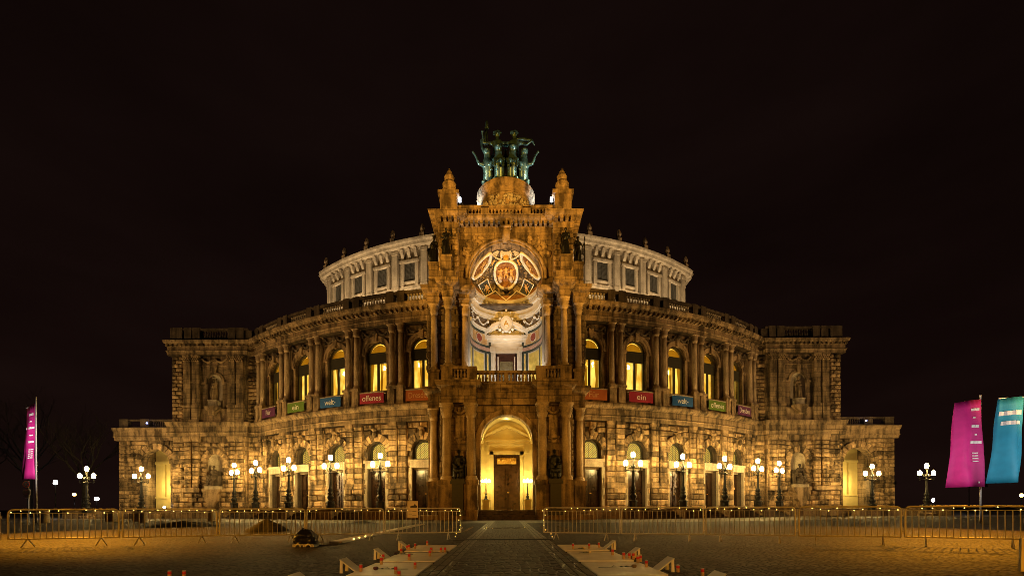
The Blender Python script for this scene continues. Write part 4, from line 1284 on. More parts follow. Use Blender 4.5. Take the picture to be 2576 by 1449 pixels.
b = MB(); b.ring(lambda u, d, z: VA(u, d, 20.4+(z-20.4)*1.3), 0, 20.4, .005, .40, .5, .93, 0, 360, 24); b.build('shield', plain('pale_shield', (.62, .6, .55), .4), cart)
b = MB(); b.text(VA, 'A', 0, 20.1, .85, .93, .96); b.build('initial', M_gold, cart)

def DM(a, e, k=1.0):   # half-dome point, azimuth and elevation in degrees
    a, e = radians(max(-88, min(88, a))), radians(e)
    return (NX*k*cos(e)*sin(a), NYC+NY*k*cos(e)*cos(a), NZ+NX*k*sin(e))
b = MB(); n = 30; m = 14; vs = []; fs = []
for j in range(m+1):
    for i in range(n+1): vs.append(DM(-90+180*i/n, 90*j/m))
for j in range(m):
    for i in range(n):
        q = j*(n+1)+i; fs.append((q, q+1, q+n+2, q+n+1))
b.add(vs, fs)
b.build('painted_half_dome', M_fresco_g, OP, True)
def dpatch(mb, poly, k, n=6):
    """quad patch in (az, el) drawn on the dome"""
    vs = []; fs = []
    (a0, b0), (a1, b1), (a2, b2), (a3, b3) = poly
    for j in range(n+1):
        t = j/n
        for i in range(n+1):
            q = i/n
            a = (a0*(1-q)+a1*q)*(1-t)+(a3*(1-q)+a2*q)*t; e = (b0*(1-q)+b1*q)*(1-t)+(b3*(1-q)+b2*q)*t
            vs.append(DM(a, e, k))
    for j in range(n):
        for i in range(n):
            w = j*(n+1)+i; fs.append((w, w+1, w+n+2, w+n+1))
    mb.add(vs, fs)
def dline(mb, pts, k, r):
    P = []
    for (p, q) in zip(pts[:-1], pts[1:]):
        for i in range(8): P.append(DM(p[0]+(q[0]-p[0])*i/8, p[1]+(q[1]-p[1])*i/8, k))
    P.append(DM(*pts[-1], k)); mb.tube(P, r, 6)
def dell(mb, ac, ec, ra, re, k, n=28, rings=5):
    vs = [DM(ac, ec, k)]; fs = []
    for j in range(1, rings+1):
        for i in range(n):
            w = 2*pi*i/n; e = ec+re*j/rings*sin(w)
            vs.append(DM(ac+ra*j/rings*cos(w)*cos(radians(ec))/max(.35, cos(radians(e))), e, k))
    for i in range(n):
        fs.append((0, 1+i, 1+(i+1) % n))
        for j in range(rings-1):
            p = 1+j*n; fs.append((p+i, p+(i+1) % n, p+n+(i+1) % n, p+n+i))
    mb.add(vs, fs)
def dellring(mb, ac, ec, ra, re, k, r):
    P = []
    for i in range(41):
        w = 2*pi*i/40; e = ec+re*sin(w)
        P.append(DM(ac+ra*cos(w)*cos(radians(ec))/max(.35, cos(radians(e))), e, k))
    mb.tube(P, r, 6, False)
med = MB(); dell(med, 0, 42, 26, 21, .975); dell(med, -90, 38, 30, 24, .975); dell(med, 90, 38, 30, 24, .975)
med.build('fresco_medallions', M_fresco, OP, True)
rg = MB()
for ac, ec, ra, re in ((0, 42, 28, 23), (-90, 38, 32, 26), (90, 38, 32, 26)):
    dellring(rg, ac, ec, ra, re, .965, .15); dellring(rg, ac, ec, ra*.9, re*.9, .965, .035)
for s in (-1, 1):
    dia = [(s*20, 14), (s*42, 26), (s*57, 14), (s*38, -1)]
    dline(rg, [(s*24, 12), (s*40, 30), (s*58, 14), (s*40, 1), (s*24, 12)], .97, .06)
    dline(rg, [(0, 1), (s*20, 15), (s*40, 1)], .97, .05)
    dline(rg, [(s*20, 66), (s*75, 66)], .97, .07); dline(rg, [(s*20, 66), (s*34, 78)], .97, .06)
rg.build('fresco_frames', plain('white_stucco', (.80, .77, .70), .5, 0, .05, 2), OP, True)
df = MB()
for s in (-1, 1):
    dpatch(df, [(s*24, 12), (s*40, 29), (s*57, 14), (s*40, 2)], .98); dpatch(df, [(s*34, 52), (s*36, 64), (s*58, 62), (s*48, 46)], .985)
df.build('fresco_dark_fields', M_fresco_d, OP, True)
dw = MB(); dpatch(dw, [(-24, 68), (24, 68), (60, 82), (-60, 82)], .985)
for s in (-1, 1): dpatch(dw, [(s*44, 68), (s*76, 66), (s*80, 76), (s*60, 78)], .985)
dw.build('fresco_pale_fields', plain('fresco_cream', (.62, .52, .30), .8, 0, .25, 5), OP, True)
do_ = MB(); dpatch(do_, [(-90, .5), (90, .5), (90, 9), (-90, 9)], .992, 20)
do_.build('fresco_brown_fields', M_fresco_o, OP, True)
fg = MB(); fw = MB(); random.seed(21)
def putto(mb, a, e, sc=1.0):
    mb.ball(DM(a, e+3.4*sc, .955), .10*sc, 8, 6)
    mb.tube([DM(a, e+2.6*sc, .96), DM(a, e-1.5*sc, .96)], [.09*sc, .12*sc])
    for q in (-1, 1):
        mb.tube([DM(a+q*1*sc, e+2*sc, .96), DM(a+q*5*sc, e+(3.2+q)*sc, .96)], [.05*sc, .035*sc])
        mb.tube([DM(a+q*.8*sc, e-1.5*sc, .96), DM(a+q*2.6*sc, e-4.2*sc, .96), DM(a+q*2.0*sc, e-6.5*sc, .96)], [.07*sc, .055*sc, .035*sc])
for a, e in ((-40, 16), (40, 16), (-36, 14), (-45, 57), (45, 57), (42, 12)): putto(fg, a, e, 1.0)
for a, e, q in ((-13, 44, 1.5), (0, 46, 1.6), (13, 43, 1.5), (-70, 44, 1.3), (70, 44, 1.3), (-62, 34, 1.2), (63, 33, 1.2)): putto(fg, a, e, q)
for a in (-13, 11): fw.tube([DM(a, 40, .955), DM(a-2, 35, .955), DM(a+2, 29, .955)], [.14, .22, .16])
for i in range(90):
    a = random.uniform(-58, 58); e = random.uniform(10, 66)
    if (a/31)**2+((e-42)/25)**2 > 1.05: fg.ball(DM(a, e, .975), random.uniform(.03, .07), 6, 4)
fg.build('fresco_figures', M_skin, OP, True); fw.build('fresco_drapery', M_skinw, OP, True)
b = MB(); b.ball(DM(0, 72, .95), (.3, .2, .34)); b.build('dome_mask', M_gold, OP, True)

# floodlights inside the exedra
for s in (-1, 1):
    spot('exedra_floodlight', (s*2.75, 42.1, 13.05), (-s*.6, 46.6, 19.5), 560, (1.0, .93, .80), 130, .6, .12)
    spot('exedra_floodlight', (s*3.0, 42.4, 13.05), (s*1.6, 46.0, 15.5), 100, (1.0, .97, .92), 130, .7, .12)
spot('exedra_floodlight', (0, 41.95, 13.1), (0, 45.5, 26.5), 2600, (1.0, .93, .78), 58, .6, .1)

# ---- drum that carries the bronze group
QY, QR, QZ = 46.0, 3.0, 33.6
b = MB()
b.lathe((0, QY, 28.8), [(2.75, 0), (2.75, 1.0), (2.9, 1.1), (2.6, 1.3), (2.6, 3.5), (2.72, 3.6), (2.66, 3.7), (2.66, 4.05), (2.95, 4.2), (3.05, 4.5), (3.05, 4.8), (0.1, 4.8)], 48)
b.box(G, -3.6, 3.6, QY, QY+2.6, 28.8, 31.2); b.build('quadriga_plinth', M_stone, OP)
b = MB(); random.seed(5)
for i in range(150):
    a = radians(random.uniform(-80, 80)); z = random.uniform(30.6, 32.2)
    b.ball((2.62*sin(a), QY-2.62*cos(a), z), (random.uniform(.1, .26), random.uniform(.12, .26), random.uniform(.1, .28)), 6, 4)
b.build('plinth_frieze', M_pale, OP, True)
b = MB(); b.box(G, -.8, .8, 43.0, 43.5, 30.1, 30.9); b.build('plinth_tablet', M_pale, OP)


# ------------------------------------------------------------------ statues
def statue(name, label, loc, H, mat, rot=0.0, pose='stand', seed=0, group=None, vox=None):
    """draped figure, feet at the origin, facing -Y before rot; one remeshed body"""
    rnd = random.Random(seed)
    b = MB(); k = H/1.8
    S = lambda x, y, z: (x*k, y*k, z*k)
    def limb(pts, rs): b.tube([S(*p) for p in pts], [r*k for r in rs], 8)
    def ball(c, r): b.ball(S(*c), tuple(q*k for q in (r if isinstance(r, tuple) else (r, r, r))), 10, 8)
    lean = .05 if pose != 'sit' else 0
    if pose == 'sit':
        hip = .62; dz = -.26
        b.box(lambda x, y, z: S(x, y, z), -.30, .30, -.02, .36, 0, .55)         # seat block
        for q in (-1, 1): b.box(lambda x, y, z: S(x, y, z), q*.30, q*.37, -.05, .36, 0, .80)
        b.box(lambda x, y, z: S(x, y, z), -.33, .33, .30, .38, 0, 1.15)
        for q in (-1, 1):
            limb([(q*.12, .08, .60), (q*.17, -.38, .62), (q*.16, -.42, .30), (q*.15, -.40, .05)], [.13, .12, .10, .08])
            ball((q*.16, -.48, .04), (.06, .14, .05))
        # robe across the knees
        limb([(-.2, -.3, .5), (0, -.36, .42), (.2, -.3, .5)], [.12, .16, .12])
        for i in range(5):
            x = -.2+.1*i; limb([(x, -.36, .55), (x*1.1, -.40, .12)], [.06, .05])
        top = 1.80+dz
    else:
        top = 1.80
        ball((-.1, -.08, .03), (.06, .13, .045)); ball((.12, -.04, .03), (.06, .13, .045))
        limb([(0, 0, .04), (0, 0, .5), (.02, 0, .95)], [.25, .21, .17])
        for i in range(8):
            a = 2*pi*i/8+.2; limb([(.25*cos(a), .2*sin(a), .05), (.17*cos(a+.25), .15*sin(a+.25), .9)], [.05, .04])
        limb([(-.1, -.15, .92), (-.13, -.24, .52), (-.12, -.12, .08)], [.10, .085, .07])     # advanced knee
    zs = top-.36
    limb([(0, .03, top-.88), (0, .02, top-.66), (0, 0, top-.42), (0, 0, top-.32)], [.17, .16, .19, .09])
    limb([(-.2, 0, zs-.02), (.2, 0, zs-.02)], [.085, .085])
    limb([(0, 0, top-.34), (0, -.01, top-.2)], [.062, .058])
    ball((0, -.015, top-.115), (.082, .098, .118)); ball((0, .02, top-.085), (.094, .10, .105)); ball((0, -.115, top-.125), (.016, .022, .025))
    # arms
    if pose == 'sit':
        limb([(-.22, 0, zs-.03), (-.30, -.05, zs-.32), (-.24, -.34, zs-.42)], [.075, .065, .05]); ball((-.23, -.38, zs-.42), .06)
        limb([(.22, 0, zs-.03), (.32, -.02, zs-.30), (.22, -.30, zs-.30)], [.075, .065, .05]); ball((.2, -.34, zs-.29), .06)
        limb([(-.1, -.02, zs-.05), (-.26, -.1, zs-.5), (-.3, -.2, .5)], [.09, .1, .07])
    elif pose == 'raise':
        limb([(.2, 0, zs-.03), (.34, -.08, zs-.16), (.30, -.12, zs+.22)], [.075, .06, .045]); ball((.30, -.13, zs+.27), .055)
        limb([(-.2, 0, zs-.03), (-.30, 0, zs-.3), (-.16, -.2, zs-.34)], [.075, .06, .045]); ball((-.13, -.22, zs-.33), .05)
    elif pose == 'shield':
        limb([(.2, 0, zs-.03), (.28, .04, zs-.3), (.22, -.12, zs-.5)], [.075, .06, .045])
        limb([(-.2, 0, zs-.03), (-.32, 0, zs-.28), (-.34, -.12, zs-.48)], [.075, .06, .045]); ball((-.36, -.08, zs-.52), (.05, .17, .19))
        ball((.03, -.02, top+.01), (.12, .15, .06)); ball((.08, -.02, top+.06), (.12, .05, .04))
    elif pose == 'staff':
        limb([(.2, 0, zs-.03), (.36, -.04, zs-.22), (.40, -.16, zs-.02)], [.075, .06, .045])
        limb([(.41, -.17, .03), (.41, -.17, top+.05)], [.03, .03])
        limb([(-.2, 0, zs-.03), (-.30, .02, zs-.32), (-.22, -.12, zs-.56)], [.075, .06, .045])
    else:
        limb([(.2, 0, zs-.03), (.29, .03, zs-.32), (.12, -.2, zs-.34)], [.075, .06, .045]); ball((.08, -.22, zs-.33), .05)
        limb([(-.2, 0, zs-.03), (-.28, .02, zs-.32), (-.27, -.06, zs-.62)], [.075, .06, .045]); ball((-.27, -.08, zs-.68), .05)
    # cloak over the shoulder
    if pose != 'sit':
        limb([(.18, .06, zs), (.02, -.17, zs-.28), (-.2, -.08, zs-.55), (-.26, .02, zs-.95)], [.06, .075, .085, .06])
        limb([(0, .12, zs), (.02, .17, zs-.6), (0, .18, .12)], [.15, .16, .14])
    o = b.build(name, mat, None)
    o.location = loc; o.rotation_euler = (0, 0, rot)
    tag(o, label, 'statue', group)
    remesh(o, vox or .022*k)
    return o

def seated(s, label, head):
    o = statue('seated_statue', label, (s*4.45, 40.75, 3.72), 3.3, M_bronze, 0, 'sit', 3)
    b = MB()
    X(b, s, 3.95, 4.95, 39.6, 41.4, .45, 3.3); X(b, s, 3.8, 5.1, 39.45, 41.5, 3.3, 3.55); X(b, s, 3.85, 5.05, 39.5, 41.45, 3.55, 3.72); X(b, s, 3.8, 5.1, 39.45, 41.5, .45, .9)
    b.build('statue_plinth', M_bronze, OP)
seated(-1, 'dark seated bronze figure on a tall black plinth left of the portal arch', 0)
seated(1, 'dark seated bronze figure on a tall black plinth right of the portal arch', 1)
statue('attic_statue', 'black silhouetted standing statue on the front pedestal left of the painted half-dome', (-5.6, 41.02, 24.6), 2.75, M_bronze, .2, 'raise', 5)
statue('attic_statue', 'black silhouetted standing statue on the front pedestal right of the painted half-dome', (5.6, 41.02, 24.6), 2.75, M_bronze, -.2, 'stand', 6)
statue('attic_statue', 'dark helmeted statue holding a round shield at the outer left corner of the attic', (-7.0, 42.55, 24.75), 2.7, M_bronze, -.5, 'shield', 7)
statue('attic_statue', 'dark robed statue with a staff at the outer right corner of the attic', (7.0, 42.55, 24.75), 2.7, M_bronze, .5, 'staff', 8)
for s, pz, side in ((-1, 'raise', 'left'), (1, 'stand', 'right')):
    o = statue('niche_statue', f'weathered stone figure standing in the upper niche of the {side} wing', (s*UC, WY-.12, 14.75), 2.75, M_stone, .15*s, pz, 9)
    b = MB(); b.box(G, s*UC-.5, s*UC+.5, WY-.5, WY+.4, 13.9, 14.6); b.box(G, s*UC-.58, s*UC+.58, WY-.58, WY+.4, 14.6, 14.75)
    b.box(G, s*UC-.3, s*UC+.3, WY-.56, WY-.5, 14.05, 14.5); b.build('statue_pedestal', M_pale, OP)
    o = statue('niche_statue', f'blackened stone figure seated in the ground-floor niche of the {side} wing', (s*UC, WY-.3, 3.95), 3.0, M_dark, .1*s, 'sit', 10)
    b = MB(); b.box(G, s*UC-.85, s*UC+.85, WY-.8, WY+.5, 3.55, 3.95); b.build('statue_pedestal', M_pale, OP)

# ------------------------------------------------------------------ bronze group on the roof: two riders in a chariot drawn by four panthers
QG = thing('bronze_quadriga', 'green and black bronze group of two figures in a chariot drawn by rearing panthers', 'statue', (0, QY, QZ+4.8-4.8))
def qbuild(b, name, mat=M_patina, vox=.07):
    o = b.build(name, mat, QG, True); remesh(o, vox); return o
QT = 33.62
def widen(q):
    a = abs(q)
    return (1 if q > 0 else -1)*(a*1.35 if a < .5 else .675+(a-.5)*.88)
def panther(x, y, out, side):
    b = MB()
    P = lambda dx, dy, dz: (x+dx, y+dy, QT+dz)
    b.tube([P(0, .9, .95), P(0, .45, 1.2), P(0, 0, 1.75), P(0, -.25, 2.35), P(out*.03, -.35, 2.75)], [.33, .38, .36, .44, .26], 10)
    b.tube([P(0, -.3, 2.7), P(out*.05, -.45, 3.15)], [.27, .24], 10)
    b.ball(P(out*.06, -.55, 3.32), (.30, .36, .30)); b.ball(P(out*.06, -.88, 3.24), (.17, .2, .15))
    for q in (-1, 1): b.ball(P(out*.06+q*.22, -.40, 3.58), (.09, .06, .12))
    for q in (-1, 1):      # hind legs: thigh, hock, shank, paw
        b.tube([P(q*.26, .65, 1.05), P(q*.32, .1, .85), P(q*.30, .5, .42), P(q*.30, .30, .08)], [.27, .2, .12, .11], 8); b.ball(P(q*.30, .12, .08), (.13, .2, .08))
    for q in (-1, 1):
        if side and q == out:   # outer fore leg flung upwards
            b.tube([P(q*.3, -.35, 2.1), P(q*.75, -.6, 2.05), P(q*1.05, -.75, 2.65), P(q*1.3, -.8, 2.95)], [.22, .17, .12, .12], 8); b.ball(P(q*1.36, -.82, 3.02), (.17, .16, .12))
        else:
            b.tube([P(q*.3, -.45, 2.1), P(q*.34, -1.0, 1.85), P(q*.30, -1.15, 1.35), P(q*.30, -1.2, 1.0)], [.2, .15, .11, .11], 8); b.ball(P(q*.30, -1.28, .95), (.13, .16, .1))
    b.tube([P(0, 1.0, .9), P(.1, 1.4, .5), P(.3, 1.5, .3)], [.08, .07, .05])
    b.v = [(x+widen(p[0]-x), p[1], p[2]) for p in b.v]; qbuild(b, 'panther')
panther(-1.82, 44.55, -1, True); panther(1.82, 44.55, 1, True); panther(-.66, 44.1, -1, False); panther(.66, 44.1, 1, False)
b = MB()
b.box(G, -1.5, 1.5, 45.3, 47.4, QT+.2, QT+2.5); b.lathe((0, 46.2, QT+1.0), [(1.5, 0), (1.8, 1.0), (2.0, 2.6), (1.9, 2.75), (1.2, 2.75)], 20)
b.box(G, -2.4, 2.4, 44.4, 47.6, QT, QT+.25); b.build('chariot', M_bronze, QG)
for s in (-1, 1):
    b = MB(); b.ring(lambda u, d, z, s=s: (s*(1.75+d), 46.4+u, z), 0, QT+.95, .62, .78, 0, .14, 0, 360, 20)
    for i in range(8):
        a = pi*i/4; b.tube([(s*1.82, 46.4, QT+.95), (s*1.82, 46.4+.66*cos(a), QT+.95+.66*sin(a))], .05)
    b.build('wheel', M_patina, QG)
def rider(x, male):
    b = MB(); Z = QT+2.2; P = lambda dx, dy, dz: (x+dx*1.25, 45.0+dy*1.1, Z+dz*1.10)
    b.tube([P(0, 0, 0), P(0, -.02, 1.1), P(0, 0, 1.7)], [.55, .42, .36], 10)
    for i in range(7):
        a = pi+pi*i/6; b.tube([P(.48*cos(a), .42*sin(a), .1), P(.32*cos(a+.15), .3*sin(a+.15), 1.4)], [.11, .07])
    b.tube([P(0, 0, 1.6), P(0, -.03, 2.0), P(0, 0, 2.55), P(0, 0, 2.75)], [.35, .33, .44, .2], 10)
    b.tube([P(-.5, 0, 2.5), P(.5, 0, 2.5)], .19)
    b.tube([P(0, 0, 2.7), P(0, -.04, 3.05)], .14)
    b.ball(P(0, -.06, 3.28), (.23, .26, .31)); b.ball(P(0, -.33, 3.24), (.05, .07, .08))
    for i in range(9):
        a = 2*pi*i/9; b.ball(P(.2*cos(a), .03+.18*sin(a), 3.48+.06*(i % 2)), .12)
    if male:
        b.tube([P(-.5, 0, 2.5), P(-1.1, -.25, 2.35), P(-1.15, -.6, 3.0)], [.19, .16, .12]); b.ball(P(-1.15, -.62, 3.08), .15)
        b.tube([P(.5, 0, 2.5), P(.75, -.3, 1.9), P(.35, -.75, 1.75)], [.19, .15, .12])
        b.tube([P(-1.3, .1, 3.0), P(-1.2, .15, 2.2), P(-.9, .2, 1.5)], [.14, .2, .12])
    else:
        b.tube([P(.5, 0, 2.5), P(.95, -.1, 2.3), P(1.45, -.25, 2.55)], [.18, .14, .11])
        b.tube([P(.1, .1, 3.0), P(.7, .2, 3.05), P(1.45, .0, 2.75), P(1.7, 0, 2.3)], [.12, .17, .16, .08])
        b.tube([P(-.5, 0, 2.5), P(-.7, -.3, 1.95), P(-.35, -.7, 1.8)], [.18, .14, .11])
    b.v = [(x+widen(p[0]-x), p[1], p[2]) for p in b.v]
    return qbuild(b, 'rider')
rm = rider(-.85, True); rider(.9, False)
b = MB(); b.tube([(-1.62, 44.98, QT+2.0), (-1.92, 44.95, QT+6.6)], .055); b.ball((-1.93, 44.95, QT+6.9), (.17, .17, .36)); b.ball((-1.92, 44.95, QT+6.5), (.24, .2, .14))
b.tube([(-1.9, 44.9, QT+6.4), (-2.15, 44.9, QT+5.6), (-2.1, 44.9, QT+4.6)], [.1, .16, .05]); b.build('thyrsus_staff', M_patina, rm, True)
# floodlights on the top balustrade
for s, side in ((-1, 'left'), (1, 'right')):
    t = thing('floodlight', f'bright bluish floodlight on the roof beside the {side} finial', 'floodlight', (s*4.42, 42.15, 30.05))
    b = MB(); b.box(G, s*4.3, s*4.54, 42.0, 42.3, 30.05, 30.2); b.tube([(s*4.42, 42.15, 30.1), (s*4.42, 42.15, 30.5)], .05); b.box(G, s*4.22, s*4.62, 42.1, 42.5, 30.45, 31.0); b.build('housing', M_iron, t)
    b = MB(); b.box(G, s*4.31, s*4.53, 42.04, 42.098, 30.5, 30.95); b.build('lens', M_flood, t)
    spot('floodlight_beam', (s*4.6, 42.0, 32.2), (s*1.0, 45.2, 38.6), 1700, (.78, .95, .92), 60, .6, .1)
    spot('floodlight_beam', (s*5.2, 46.2, 31.0), (s*1.8, 45.2, 37.5), 2600, (.80, .90, 1.0), 80, .6, .1)

# ------------------------------------------------------------------ banners on the parapet
def flat(name, col): return plain(name, col, .65, 0, .08, 2)
BC = {'purple': flat('banner_purple', (.10, .012, .085)), 'green': flat('banner_green', (.10, .18, .012)), 'blue': flat('banner_blue', (.008, .085, .30)),
      'red': flat('banner_red', (.30, .010, .035)), 'orange': flat('banner_orange', (.36, .085, .012))}
M_letter_o = plain('pale_orange_lettering', (.55, .32, .16), .7, 0, .05, 3)
for s, words, cols in ((-1, ('Dresden', 'offenes', 'welt-', 'ein', 'Für'), ('orange', 'red', 'blue', 'green', 'purple')),
                       (1, ('Für', 'ein', 'welt-', 'offenes', 'Dresden'), ('orange', 'red', 'blue', 'green', 'purple'))):
    for k in range(5):
        u = s*TH_W[k]*DEG*RA; side = 'left' if s < 0 else 'right'
        t = thing('banner', f'{cols[k]} banner reading {words[k]} hung on the parapet {side} of the portal', 'banner', A(u, .5, 12.1))
        d0, d1 = .96, 1.0
        b = MB(); b.box(A, u-1.42, u+1.42, d0, d1, 12.2, 13.28, 4); b.build('cloth', BC[cols[k]], t)
        b = MB(); b.box(A, u-1.45, u+1.45, .2, 1.03, 13.3, 13.38, 4); b.box(A, u-1.4, u-1.3, .25, .95, 12.3, 12.4); b.box(A, u+1.3, u+1.4, .25, .95, 12.3, 12.4); b.build('rail', M_pale, t)
        n = len(words[k]); wd = {3: 1.05, 5: 1.5, 7: 2.2}[n]
        b = MB(); b.text(A, words[k], u, 12.48, .86, d1, d1+.015, 1, wd); b.build('lettering', M_letter_o if cols[k] == 'orange' else M_whiteprint, t)

# ------------------------------------------------------------------ candelabra street lamps
def make_lamp(label):
    t = thing('street_lamp', label, 'street lamp', (0, 0, 0), 0, 'three-globe lamps in front of the opera house')
    b = MB()
    b.lathe((0, 0, 0), [(.50, 0), (.50, .1), (.40, .16), (.40, .62), (.46, .68), (.44, .78), (.30, .84)], 8)
    b.build('base', M_iron, t)
    b = MB()
    b.lathe((0, 0, .84), [(.26, 0), (.20, .08), (.34, .3), (.36, .42), (.22, .58), (.17, .66), (.29, .74), (.29, .8), (.15, .9), (.24, 1.02), (.25, 1.15), (.15, 1.4), (.13, 1.7), (.115, 2.4), (.10, 2.78), (.16, 2.84), (.16, 2.9), (.09, 2.95), (.09, 3.05), (.17, 3.18), (.19, 3.3), (.14, 3.44), (.06, 3.5), (.06, 3.9), (.11, 3.95), (.14, 4.05), (.04, 4.06)], 14)
    b.build('post', M_iron, t, True)
    def lantern(x, z, par):
        b = MB(); b.lathe((x, 0, z), [(.13, 0), (.185, .12), (.19, .36), (.15, .48), (.05, .54)], 14); g = b.build('globe', M_lamp, par, True)
        b = MB(); b.lathe((x, 0, z+.52), [(.10, 0), (.07, .06), (.03, .12), (.01, .2)], 10); b.lathe((x, 0, z-.1), [(.03, 0), (.14, .06), (.14, .1)], 10)
        b.build('cap', M_iron, g)
    for q in (-1, 1):
        b = MB()
        b.tube([(0, 0, 3.72), (q*.2, 0, 3.62), (q*.45, 0, 3.72), (q*.72, 0, 3.74), (q*.84, 0, 3.80), (q*.80, 0, 3.98)], [.05, .045, .04, .04, .04, .04], 6)
        b.tube([(q*.12, 0, 4.05), (q*.3, 0, 4.25), (q*.42, 0, 4.1), (q*.34, 0, 3.95), (q*.28, 0, 4.05)], .025, 5)
        b.tube([(q*.62, 0, 3.72), (q*.72, 0, 3.55), (q*.86, 0, 3.6), (q*.9, 0, 3.74)], .025, 5)
        b.tube([(q*.80, 0, 3.56), (q*.80, 0, 4.05)], .03, 6)
        b.build('arm', M_iron, t); lantern(q*.80, 4.15, t)
    b = MB(); b.tube([(0, 0, 4.8), (0, 0, 4.95)], .05); b.build('neck', M_iron, t)
    lantern(0, 4.98, t)
    return t
LB = ['before the pier between first and second doors {s} of the portal', 'before the pier between second and third doors {s} of the portal',
      'before the pier between third and fourth doors {s} of the portal', 'before the last rusticated pier next to the {s} wing', 'at the inner corner of the {s} wing, beside its seated statue']
first = None
spots = []
for s, side in ((-1, 'left'), (1, 'right')):
    for k, th in enumerate(TH_C):
        a = s*(th if k < 4 else 35.9)*DEG
        spots.append((55.0*sin(a), YC-55.0*cos(a), 1.0, a, 'lit three-globe lamp ' + LB[k].format(s=side)))
    spots.append((s*43.2, 51.7, .6, 0, f'lit three-globe iron lamp in front of the low arcade at the {side} end'))
    spots.append((s*48.6, 50.6, .55, 0, f'lit three-globe lamp on the open square beyond the {side} end of the building'))
for x, y, z, a, lab in spots:
    if first is None:
        first = make_lamp(lab); first.location = (x, y, z); first.rotation_euler = (0, 0, a)
    else: dup(first, (x, y, z), a, lab)
for s in (-1, 1):      # footing blocks of the two lamps on the square
    b = MB(); b.lathe((s*48.6, 50.6, 0), [(.8, 0), (.8, .3), (.62, .36), (.6, .55)], 8)
    o = b.build('lamp_footing', M_stone, None); tag(o, f'octagonal stone footing under the lamp beyond the {"left" if s < 0 else "right"} end of the building', 'stone block')

# candelabra of the vestibule
for s, side in ((-1, 'left'), (1, 'right')):
    t = thing('candelabrum', f'lit bronze candelabrum {side} of the main entrance door', 'candelabrum', (s*2.05, 43.0, .9))
    b = MB(); X(b, s, 1.75, 2.35, 42.7, 43.3, .9, 1.75); X(b, s, 1.68, 2.42, 42.63, 43.37, 1.75, 1.9); b.build('pedestal', M_plaster, t)
    b = MB(); b.lathe((s*2.05, 43, 1.9), [(.24, 0), (.2, .06), (.12, .15), (.15, .32), (.07, .45), (.11, .55), (.05, .7), (.06, 1.0), (.035, 1.5), (.05, 1.56), (.03, 1.6), (.03, 1.75)], 10)
    for i in range(4):
        a = pi/2*i; b.tube([(s*2.05, 43, 3.42), (s*2.05+.18*cos(a), 43+.18*sin(a), 3.36), (s*2.05+.32*cos(a), 43+.32*sin(a), 3.46), (s*2.05+.32*cos(a), 43+.32*sin(a), 3.6)], .025)
    b.build('stem', M_bronze, t)
    for i in range(5):
        b = MB(); a = pi/2*i; r = .32 if i < 4 else 0
        b.ball((s*2.05+r*cos(a), 43+r*sin(a), 3.74 if i < 4 else 3.82), (.12, .12, .15), 10, 8); b.build('globe', M_cand, t, True)

# ------------------------------------------------------------------ crowd barriers with fairy lights
BL = [(-17.0, 11.6, -14.5, 12.5), (-14.37, 12.6, -11.8, 13.3), (-11.7, 13.32, -9.28, 14.0), (-9.2, 14.02, -6.72, 14.55), (-6.66, 14.57, -4.23, 15.0), (-4.17, 15.02, -1.64, 15.5)]
BR = [(1.285, 15.2, 3.7, 14.35), (3.76, 14.33, 6.2, 13.8), (6.27, 13.78, 8.57, 13.0), (8.66, 12.97, 11.1, 12.32), (11.19, 12.28, 13.62, 11.25)]
def make_barrier(label):
    t = thing('crowd_barrier', label, 'barrier', (0, 0, 0), 0, 'steel crowd barriers across the square')
    L = 2.5; r = .12
    b = MB(); pts = [(.0, 0, .24), (.0, 0, 1.1-r)]
    for i in range(1, 6): a = pi-pi/2*i/5; pts.append((r+r*cos(a), 0, 1.1-r+r*sin(a)))
    for i in range(1, 6): a = pi/2-pi/2*i/5; pts.append((L-r+r*cos(a), 0, 1.1-r+r*sin(a)))
    pts += [(L, 0, .24)]
    b.tube(pts, .024, 8)
    b.tube([(0, 0, .25), (L, 0, .25)], .022, 8); b.tube([(.02, 0, .99), (L-.02, 0, .99)], .010, 6)
    b.build('frame', M_steel, t)
    b = MB()
    for i in range(1, 18): b.tube([(L*i/18, 0, .25), (L*i/18, 0, .99)], .0115, 6)
    b.build('bars', M_steel, t)
    for x in (.42, L-.42):
        b = MB(); b.tube([(x, 0, .26), (x-.05, -.16, .012)], .016); b.tube([(x, 0, .26), (x+.06, .16, .012)], .016); b.build('foot', M_steel, t)
    for z in (.38, .85):
        b = MB(); b.tube([(L, 0, z), (L+.05, -.02, z), (L+.05, -.02, z+.06)], .009); b.build('hook', M_steel, t)
    return t
bar0 = None
nth = ['first', 'second', 'third', 'fourth', 'fifth', 'sixth']
for row, side in ((BL, 'left'), (BR, 'right')):
    for i, (x0, y0, x1, y1) in enumerate(row):
        if side == 'left': lab = 'steel barrier with a notice, first left of the gap before the portal' if i == 5 else f'steel crowd barrier, {nth[len(row)-1-i]} to the left of the gap before the portal'
        else: lab = f'steel crowd barrier, {nth[i]} to the right of the gap before the portal'
        a = atan2(y1-y0, x1-x0); L = sqrt((x1-x0)**2+(y1-y0)**2)
        if bar0 is None: bar0 = make_barrier(lab); o = bar0; o.location = (x0, y0, 0); o.rotation_euler = (0, 0, a)
        else: o = dup(bar0, (x0, y0, 0), a, lab)
        o.scale = (L/2.5, 1, 1)
bulb_mesh = None
